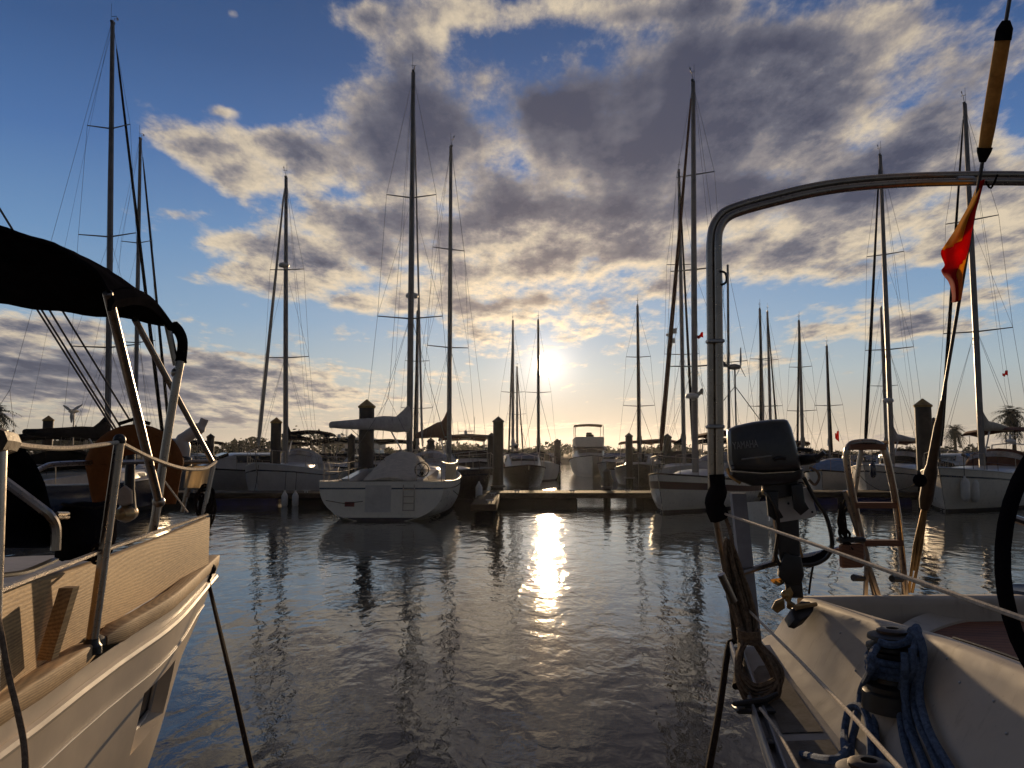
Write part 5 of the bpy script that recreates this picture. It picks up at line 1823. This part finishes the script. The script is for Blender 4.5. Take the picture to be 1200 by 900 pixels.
tube('ladder_strut', [P(990, 575, 4.54), P(1004, 620, 4.55), P(1030, 700, 4.58)], .016, 'steel', lo_, BO, n=8)
for px, py in ((1003, 677), (1048, 678)):
    MB().tube([P(px - 3, py, 4.52), P(px + 9, py + 1, 4.56)], [.02, .016], 8).build('ladder_pin', 'black_plastic', lo_, BO)
# wooden block hung on the rail, with frayed cords
wb = P(998, 651, 4.45)
blk = thing('wooden_block', 'small square wooden pad hanging on the stern rail beside the ladder', 'wooden pad', tuple(wb))
MB().box((0, 0, 0), (.135, .04, .13), rz=.2, bev=.008).build('pad', 'block_wood', blk)
MB().box((0, 0, .085), (.16, .05, .03), rz=.2, bev=.008).build('top_strip', 'black_plastic', blk)
random.seed(12)
fr2 = MB()
for k_ in range(12):
    a = P(random.uniform(985, 992), random.uniform(585, 600), 4.44)
    fr2.tube(spl([a, P(random.uniform(980, 996), 612, 4.42), P(random.uniform(983, 998), 626, 4.44), P(random.uniform(985, 1000), random.uniform(632, 645), 4.43)], 4), .006, 5)
o = fr2.build('rope_bundle', 'dark_rope')
tag(o, 'dark tangle of thin cords hanging left of the ladder above the wooden pad', 'rope')
o = MB().tube(spl([P(953, 662, 4.3), P(950, 680, 4.3), P(948, 696, 4.3)], 4), .006, 5).build('cord', 'dark_rope')
tag(o, 'short dark cord hanging below the rail just right of the propeller', 'rope')

# backstay of the right boat, padded roll and foot cover
bs0 = P(1067, 694, 4.62)
bs1 = P(1183, 0, 3.35)
bdir = (bs1 - bs0)
tube('backstay', [bs0 + bdir * .30, bs0 + bdir * 2.2], .0085, 'wire_steel', B, BO, n=8)


def on_stay(py):
    lo, hi = 0.0, 2.0
    for _ in range(50):
        mid = (lo + hi) / 2
        q = bs0 + bdir * mid
        rel = q - Vector((0, 0, H_CAM))
        yy = 450 - F_PX * rel.dot(_U) / rel.dot(_F)
        if yy > py:
            lo = mid
        else:
            hi = mid
    return bs0 + bdir * lo


roll = [on_stay(v) for v in (190, 178, 150, 110, 70, 42, 34, 24)]
rp_ = tube('backstay_roll', roll[1:7], [.026, .030, .031, .031, .031, .030], 'tan_cover', B, BO, n=12)
tube('roll_end', [roll[0], roll[1], roll[1] + (roll[2] - roll[1]) * .18], [.014, .030, .033], 'dark_canvas', rp_, BO, n=12)
tube('roll_end', [roll[5] - (roll[5] - roll[4]) * .2, roll[6], roll[7]], [.034, .033, .016], 'dark_canvas', rp_, BO, n=12)
tube('backstay_foot', [on_stay(v) for v in (470, 492, 500, 545, 552, 585, 596)], [.010, .017, .021, .026, .034, .035, .024], 'brown_foot', B, BO, n=12)
for dx in (-.020, .018):
    tube('backstay_leg', [on_stay(590) + Vector((dx * .3, 0, 0)), on_stay(640) + Vector((dx, 0, 0)), bs0 + Vector((dx * .5, 0, 0))], .009, 'bronze', B, BO, n=8)
tube('turnbuckle', [on_stay(600), on_stay(628), on_stay(632), on_stay(668)], [.016, .018, .011, .010], 'bronze', B, BO, n=8)
MB().ball(P(1078, 563, 4.2), .035, .03, .035).build('stay_block', 'dark_canvas', B, BO)

# flag hanging limp on the backstay
fl_top, fl_bot = on_stay(212), on_stay(352)
flag = thing('flag', 'limp red and yellow flag hanging on the backstay under the arch', 'flag', tuple(fl_top))
ptx = [  # hoist px, py then fly edge
    (1149, 212, 1149, 214, 1149, 216), (1146, 232, 1142, 236, 1138, 238), (1143, 252, 1132, 256, 1124, 262), (1139, 272, 1124, 280, 1108, 286), (1136, 290, 1120, 297, 1103, 296),
    (1132, 305, 1121, 312, 1107, 310), (1129, 318, 1117, 322, 1103, 318), (1127, 330, 1120, 332, 1112, 327), (1126, 342, 1121, 346, 1118, 340), (1124, 350, 1121, 354, 1118, 352)]
rows = []
yv = on_stay(280).y
for i, (a, b_, c_, d_, e_, f_) in enumerate(ptx):
    s_ = .045 * math.sin(i * 1.1)
    A_, B_, C_ = P(a, b_, on_stay(b_).y - .01), P(c_, d_, yv - .09 - s_), P(e_, f_, yv + .05 + s_)
    rows.append([A_, A_.lerp(B_, .5) + Vector((0, -.03, 0)), B_, B_.lerp(C_, .5) + Vector((0, .03, 0)), C_])


_cols = [spl(c_, 5) for c_ in zip(*[spl(r_, 6) for r_ in rows])]
_g = [list(r_) for r_ in zip(*_cols)]
_nr, _nc = len(_g), len(_g[0])


def flag_field(nm, mat, test):
    q = MB()
    for i in range(_nr - 1):
        for j in range(_nc - 1):
            if test(i / (_nr - 1), j / (_nc - 1)):
                a, b_, c_, d_ = _g[i][j], _g[i][j + 1], _g[i + 1][j + 1], _g[i + 1][j]
                q.add([a, b_, c_, d_], [(0, 1, 2, 3)])
    me_ = q.build(nm, mat, flag, fl_top, ang_=180)
    w_ = me_.modifiers.new('cloth_thickness', 'SOLIDIFY')
    w_.thickness = .003
    wl = me_.modifiers.new('join_cells', 'WELD')
    wl.merge_threshold = .0005
    me_.modifiers.move(1, 0)


def is_yellow(u, v):
    return (v > .38 and u < .40 - .10 * (1 - v)) or (v < .40 and u > .46 + .25 * v)


flag_field('red_stripe', 'red_cloth', lambda u, v: not is_yellow(u, v))
flag_field('yellow_stripe', 'yellow_cloth', is_yellow)
o = MB().tube(spl([on_stay(214) + Vector((.02, -.02, 0)), on_stay(222) + Vector((.05, -.02, 0)), on_stay(206) + Vector((.07, -.02, 0))], 4), .005, 5).build('flag_tie', 'dark_rope', flag, fl_top)

# outboard engine on its bracket board
YO = 4.12
ob_c = P(900, 590, YO)
OB = thing('outboard_engine', 'dark grey outboard engine clamped to a white board on the stern rail', 'outboard motor', tuple(ob_c))
ax = Vector((.25, 1, 0)).normalized()


def pp(pts, y=YO):
    return [P(px, py, y) for px, py in pts]


cowl_pts = [(851.5, 506), (853, 503), (862, 499), (880, 495), (902, 492), (918, 491.5), (922, 493), (926, 501), (932, 522), (937, 543), (937, 550), (930, 552), (895, 554), (856, 551), (853, 540)]
q = MB().pillow(pp(cowl_pts), ax, .13, .8)
cw_o = q.build('cowling', 'engine_grey', OB, ob_c, ang_=50)
low_pts = [(854, 552), (895, 555), (931, 553), (940, 549), (938, 560), (926, 566), (905, 568), (880, 569), (862, 562), (854, 556)]
MB().pillow(pp(low_pts), ax, .12, .7).build('lower_cowling', 'black_plastic', OB, ob_c, ang_=50)
tube('cowl_latch', [P(852, 549, YO - .05), P(856, 558, YO - .06), P(868, 566, YO - .07)], .010, 'bronze', OB, ob_c, n=6)
for px, py, w2 in ((914, 511, .055), (885, 533, .03), (922, 534, .03)):
    c_ = P(px, py, YO - .118)
    MB().box(c_, (w2, .012, .014), rz=.25 * 0, bev=.004).build('cowl_vent', 'black_plastic', cw_o, ob_c)
tube('cowl_seam', [q_ - ax * .118 for q_ in pp([(856, 545), (880, 547), (905, 547), (932, 545)])], .0035, 'black_plastic', cw_o, ob_c, n=5)
tube('pull_handle', [q_ - ax * .135 for q_ in pp([(905, 538), (911, 536), (918, 537)])], .009, 'black_plastic', cw_o, ob_c, n=8)
tube('decal_stripe', [q_ - ax * .1305 for q_ in pp([(868, 538), (885, 536), (902, 534)])], .0035, 'letter_grey', cw_o, ob_c, n=4)
# lettering on the cowling
tx = bpy.data.curves.new('lettering_curve', 'FONT')
tx.body = 'YAMAHA'
tx.size = .074
tx.extrude = .0012
tx.align_x = 'LEFT'
to = bpy.data.objects.new('lettering_tmp', tx)
COL.objects.link(to)
bpy.context.view_layer.update()
me = bpy.data.meshes.new_from_object(to.evaluated_get(bpy.context.evaluated_depsgraph_get()))
bpy.data.objects.remove(to)
me.materials.clear()
me.materials.append(M['letter_grey'])
lt_o = bpy.data.objects.new('lettering', me)
COL.objects.link(lt_o)
lt_o.parent = cw_o
d_x = (P(872.5, 528, YO) - P(853.5, 530, YO))
lx = d_x.normalized()
LETTER_SCALE = (d_x.length) / max(v.co.x for v in me.vertices)
# the name stands on the side face of the cowling, squeezed towards its rounded edge
org = P(858.5, 527, YO) - ax * .136 - ob_c
lz = Vector((lx.y * 0 - lx.z, 0, lx.x)).normalized()
ln = lx.cross(lz).normalized()
lt_o.matrix_local = Matrix.Translation(org) @ Matrix((lx, lz, -(-ln))).transposed().to_4x4() @ Matrix.Diagonal((LETTER_SCALE * 1.5, .72, 1, 1))
# saddle, clamp screws, shaft
MB().pillow(pp([(893, 562), (935, 560), (932, 580), (905, 585), (893, 578)]), ax, .075, .5).build('saddle', 'black_plastic', OB, ob_c)
for pts in ([(897, 575), (912, 575), (912, 596), (918, 606), (908, 610), (900, 604)], [(926, 568), (940, 566), (943, 588), (948, 596), (938, 604), (930, 596)]):
    MB().pillow(pp(pts, YO - .08), ax, .025, .5).build('clamp', 'black_plastic', OB, ob_c)
MB().pillow(pp([(905, 575), (934, 575), (938, 665), (941, 700), (922, 700), (918, 672), (910, 640)], YO + .06), ax, .05, .6).build('shaft', 'black_plastic', OB, ob_c)
MB().pillow(pp([(918, 645), (938, 650), (942, 672), (938, 684), (920, 684), (911, 674), (913, 662)], YO + .05), ax, .055, .7).build('gearcase', 'black_plastic', OB, ob_c)
MB().loft([[q + Vector((0, .0, e)) for q in pp([(903, 681), (914, 679), (921, 683), (912, 687)], YO + .04)] for e in (0, .008)]).build('cavitation_plate', 'bronze', OB, ob_c)
hubp = P(921, 697, YO + .03)
pr_ = MB().ball(hubp, .025)
pr_o = pr_.build('propeller_hub', 'bronze', OB, ob_c)
for pts in ([(920, 690), (926, 686), (930, 694), (926, 706), (920, 704)], [(919, 700), (908, 705), (904, 713), (911, 718), (920, 712)], [(922, 702), (932, 708), (930, 716), (922, 712)]):
    MB().pillow(pp(pts, YO + .02), (.3, 1, .3), .012).build('propeller_blade', 'bronze', pr_o, ob_c)
tube('tiller', spl([P(934, 540, YO - .02), P(948, 538, YO - .08), P(958, 537, YO - .12)], 4), [.028] * 5 + [.024] * 4, 'black_plastic', OB, ob_c, n=10)
tube('tiller_grip', [P(957, 537, YO - .12), P(966, 530, YO - .14)], .014, 'black_plastic', OB, ob_c, n=8)
tube('throttle_bar', [P(934, 526, YO), P(952, 528, YO - .06)], .010, 'black_plastic', OB, ob_c, n=6)
tube('kill_cord', spl([P(948, 548, YO - .1), P(957, 552, YO - .11), P(960, 560, YO - .1), P(955, 568, YO - .1), P(948, 562, YO - .1)], 4), .007, 'tan_rope', OB, ob_c, n=5)
tube('control_cable', spl([P(897, 577, YO - .1), P(903, 583, YO - .13), P(911, 602, YO - .13), P(912, 625, YO - .08), P(909, 650, YO - .02), P(914, 662, YO + .02)], 6), .010, 'black_plastic', OB, ob_c, n=6)
tube('fuel_hose', spl([P(942, 560, YO - .05), P(955, 585, YO - .02), P(968, 605, YO + .02), P(975, 635, YO + .05), P(970, 652, YO + .1), P(955, 661, YO + .12), P(938, 662, YO + .14)], 6), .011, 'black_plastic', OB, ob_c, n=6)
# bracket board belongs to the boat
bb = MB()
bpts = pp([(902, 578), (948, 570), (957, 602), (952, 606), (913, 612), (909, 609)], YO + .01)
bb.pillow(bpts, ax, .022, .12)
bb_o = bb.build('engine_board', 'white_plastic', B, BO)
for px, py in ((924, 590), (934, 588), (916, 606), (952, 600)):
    MB().ball(P(px, py, YO - .018), .006).build('board_bolt', 'black_plastic', bb_o, BO)
tube('board_bracket', [P(927, 606, YO + .05), P(938, 652, YO + .2)], .016, 'bronze', B, BO, n=8)
tube('board_bracket', [P(898, 576, YO + .03), P(906, 596, YO + .05), P(912, 640, YO + .08), P(905, 662, YO + .1)], .012, 'steel', B, BO, n=8)
MB().ball(P(897, 576, YO - .05), .020).build('bracket_knob', 'bronze', bb_o, BO)

# fairlead block on the coaming corner
q = MB()
q.pillow([P(922, 722, 4.0), P(927, 714, 4.03), P(935, 709, 4.05), P(945, 709, 4.05), P(951, 714, 4.02), P(950, 720, 4.0), P(943, 728, 3.95), P(934, 733, 3.92), P(927, 731, 3.93)], (.55, -.25, .8), .03, .8)
q.build('corner_fairlead', 'black_plastic', B, BO)
tube('fairlead_lid', [P(932, 712, 3.98), P(957, 708, 4.0)], [.016, .010], 'bronze', B, BO, n=6)

# stern cleat with base
cl_c = pzd(884, 830, .03)
q = MB()
q.tube([cl_c + Vector((-.10, -.06, .035)), cl_c + Vector((-.03, 0, .022)), cl_c + Vector((.05, .03, .022)), cl_c + Vector((.12, .08, .035))], [.009, .015, .015, .009], 8)
q.box(cl_c + Vector((0, .01, -.005)), (.16, .09, .02), bev=.006)
q.box(cl_c + Vector((-.03, 0, .01)), (.022, .03, .03))
q.box(cl_c + Vector((.05, .03, .01)), (.022, .03, .03))
q.build('stern_cleat', 'black_plastic', B, BO)

# hank of line hanging from the pushpit
random.seed(21)
hank = MB()
for k_ in range(36):
    hb = random.uniform(-1, .35)
    e = random.uniform(-1, 1)
    w_ = random.uniform(.3, 1.0)
    yv = 3.78 + random.uniform(-.05, .05)
    pts = [(853 + 4 * e, 636 + random.uniform(-6, 8)), (858 + 8 * e, 690), (870 + e * 8, 730 + random.uniform(-4, 4)), (874 + e * 5, 746), (870 - 7 * w_, 775 + 8 * hb), (870 - 3 * w_, 806 + 20 * hb),
           (886, 826 + 26 * hb), (904 + 12 * w_ * random.uniform(.3, 1), 812 + 20 * hb), (899 + 16 * w_ * random.uniform(.4, 1), 784 + 8 * hb), (882 + e * 5, 746), (879 + e * 8, 725), (868 + 8 * e, 685)]
    hank.tube(spl([P(px, py, yv - .25 * smooth(700, 830, py)) for px, py in pts], 5, closed=True), .0062, 5, closed=True)
o = hank.build('rope_hank', 'tan_rope')
tag(o, 'large hank of tan line hanging from the right boat pushpit down to its cleat', 'rope')
q = MB()
for k_ in range(7):
    c_ = P(877 + k_ * .2, 738 + k_ * 2.2, 3.68)
    q.tube([c_ + Vector((.047 * math.cos(a), .052 * math.sin(a), .004 * math.sin(a + k_))) for a in (2 * math.pi * i / 16 for i in range(16))], .0062, 5, closed=True)
o = q.build('hank_wrap', 'tan_rope')
tag(o, 'tight wrapping turns round the neck of the tan rope hank', 'rope')
o = MB().tube(spl([P(858, 636, 3.85), P(855, 620, 3.88), P(850, 606, 3.9)], 4), .009, 6).build('hank_tie', 'tan_rope')
tag(o, 'short tan tie holding the rope hank to the arch foot', 'rope')
o = MB().tube(spl([P(891, 830, 3.22), P(912, 858, 2.95), P(938, 905, 2.6), P(950, 930, 2.5)], 6), .006, 6).build('deck_line', 'white_rope')
tag(o, 'thin pale line lying along the side deck from the rope hank', 'rope')
# mooring line going down over the toe rail
o = MB().tube(spl([cl_c + Vector((-.02, .2, .03)), P(868, 756, 4.1), P(858, 752, 4.22), P(853, 762, 4.2), P(844, 825, 3.9), P(829, 910, 3.5), P(820, 955, 3.3)], 8), .016, 8).build('mooring_line', 'dark_rope')
tag(o, 'thick dark mooring line dropping from the right boat stern corner', 'rope')

# winches
def sc_(prof, k_):
    return [(a * k_, b_ * k_) for a, b_ in prof]


def winch(c_, s_, label_parts=True):
    q = MB().lathe(sc_([(.088, 0), (.088, .018), (.070, .03), (.062, .075), (.066, .105), (.078, .118), (.080, .128), (.066, .132)], s_), c_, 28)
    w2 = q.build('winch', 'black_plastic', B, BO)
    q = MB().lathe(sc_([(.060, .132), (.084, .136), (.084, .146), (.058, .152), (.058, .158), (.080, .166), (.078, .178), (.052, .186)], s_), c_, 28)
    q.build('self_tailing_jaw', 'black_plastic', w2, BO)
    q = MB().lathe(sc_([(.050, .180), (.050, .194), (.036, .2), (.020, .2), (.018, .188), (.004, .186)], s_), c_, 20)
    q.build('winch_cap', 'winch_bronze', w2, BO)
    q = MB()
    q.lathe(sc_([(.105, -.06), (.10, -.004), (.092, .002)], s_), c_, 24)
    q.build('winch_base', 'black_plastic', w2, BO)


wc1 = on_coaming(1049, 806, .0) + Vector((-.015, -.03, 0))
DY = wc1.y - 2.72
WS = wc1.y / 2.72
winch(wc1, WS)
wc2 = P(1022, 990, 2.05)
winch(wc2, 1)
q = MB()
q.lathe([(.13, -.20), (.115, -.03), (.10, 0)], wc1 + Vector((.03, .02, -.05)), 24)
q.build('winch_plinth', 'deck_gelcoat', B, BO)
q = MB()
q.lathe([(.13, -.16), (.12, -.05), (.10, -.03)], wc2, 24)
q.build('winch_plinth', 'deck_gelcoat', B, BO)

# blue sheet wound on the winch, hanging in bights
bl = MB()
hel = []
for i in range(60):
    a = -2 * math.pi * i / 18 + 2.0
    hel.append(wc1 + Vector((.079 * math.cos(a), .079 * math.sin(a), .045 + .0205 * i / 18)) * WS)
bl.tube(hel, .0125, 8)


def wp(px, py, y):
    return P(px, py, y)


def strand(pts, r_=.0135):
    bl.tube(spl([P(a_, b_, c_ + DY) for a_, b_, c_ in pts], 7), r_, 8)


strand([(1030, 752, 2.66), (1045, 756, 2.63), (1062, 752, 2.64), (1070, 742, 2.66), (1074, 735, 2.64), (1076, 745, 2.6), (1070, 765, 2.58), (1062, 790, 2.57), (1060, 812, 2.57), (1065, 840, 2.55), (1072, 862, 2.5), (1090, 890, 2.4), (1110, 930, 2.3)])


def drape(free, hang, r_=.0135, out=.017):
    """free: points round the drum with their distance; hang: pixels lying on the coaming"""
    bl.tube(spl([P(a_, b_, c_ + DY) for a_, b_, c_ in free] + [on_coaming(px, py, out) for px, py in hang], 7), r_, 8)


drape([(1066, 738, 2.62), (1078, 748, 2.58), (1082, 772, 2.56)], [(1086, 815), (1092, 845), (1104, 872), (1124, 905), (1150, 950)], out=.03)
drape([(1072, 770, 2.57), (1075, 790, 2.56)], [(1076, 822), (1082, 848), (1094, 874), (1108, 905), (1125, 945)])
drape([(1069, 760, 2.57), (1069, 785, 2.56)], [(1066, 818), (1068, 842), (1072, 862), (1086, 890), (1098, 925)])
drape([(1060, 765, 2.57), (1060, 790, 2.56)], [(1058, 818), (1060, 850), (1066, 880), (1076, 910), (1085, 940)], out=.012)
drape([(1028, 758, 2.66), (1022, 768, 2.62), (1026, 780, 2.6)], [(1032, 812), (1035, 840), (1034, 862), (1040, 888), (1052, 920)], out=.03)
drape([(1024, 762, 2.62), (1020, 778, 2.6)], [(1025, 808), (1027, 835), (1029, 862), (1034, 890), (1038, 925)])
drape([(1022, 774, 2.61), (1020, 786, 2.6)], [(1018, 812), (1014, 838), (1009, 858), (1003, 884), (1000, 920)], out=.03)
drape([], [(996, 915), (998, 878), (1001, 852), (1009, 836), (1020, 835), (1029, 847), (1034, 872), (1030, 912)], .0145, .045)
drape([(914, 880, 2.92), (940, 884, 2.76)], [(966, 890), (984, 888), (998, 878)], .013)
o = bl.build('blue_sheet', 'blue_rope')
tag(o, 'thick blue rope wound on the winch and hanging in bights over the coaming', 'rope')
hel = []
for i in range(44):
    a = -2 * math.pi * i / 18
    hel.append(wc2 + Vector((.080 * math.cos(a), .080 * math.sin(a), .045 + .021 * i / 18)))
o = MB().tube(hel, .013, 8).build('blue_sheet', 'blue_rope')
tag(o, 'blue rope turns on the lower winch at the bottom edge', 'rope')

# ------------------------------------------------------------------ evening haze
hz = MB()
hz.box((0, 700, 14), (5200, 1900, 34))
hm_ = bpy.data.materials.new('haze')
hm_.use_nodes = True
hm_.node_tree.nodes.clear()
t = NT(hm_.node_tree)
pv = t.node('ShaderNodeVolumePrincipled')
pv.inputs['Color'].default_value = (.84, .86, .92, 1)
pv.inputs['Density'].default_value = .00013
pv.inputs['Anisotropy'].default_value = .72
t.put(t.node('ShaderNodeOutputMaterial').inputs['Volume'], pv.outputs[0])
M['haze'] = hm_
o = hz.build('haze', 'haze')
o['kind'] = 'stuff'
tag(o, 'thin evening haze over the whole harbour', 'haze')
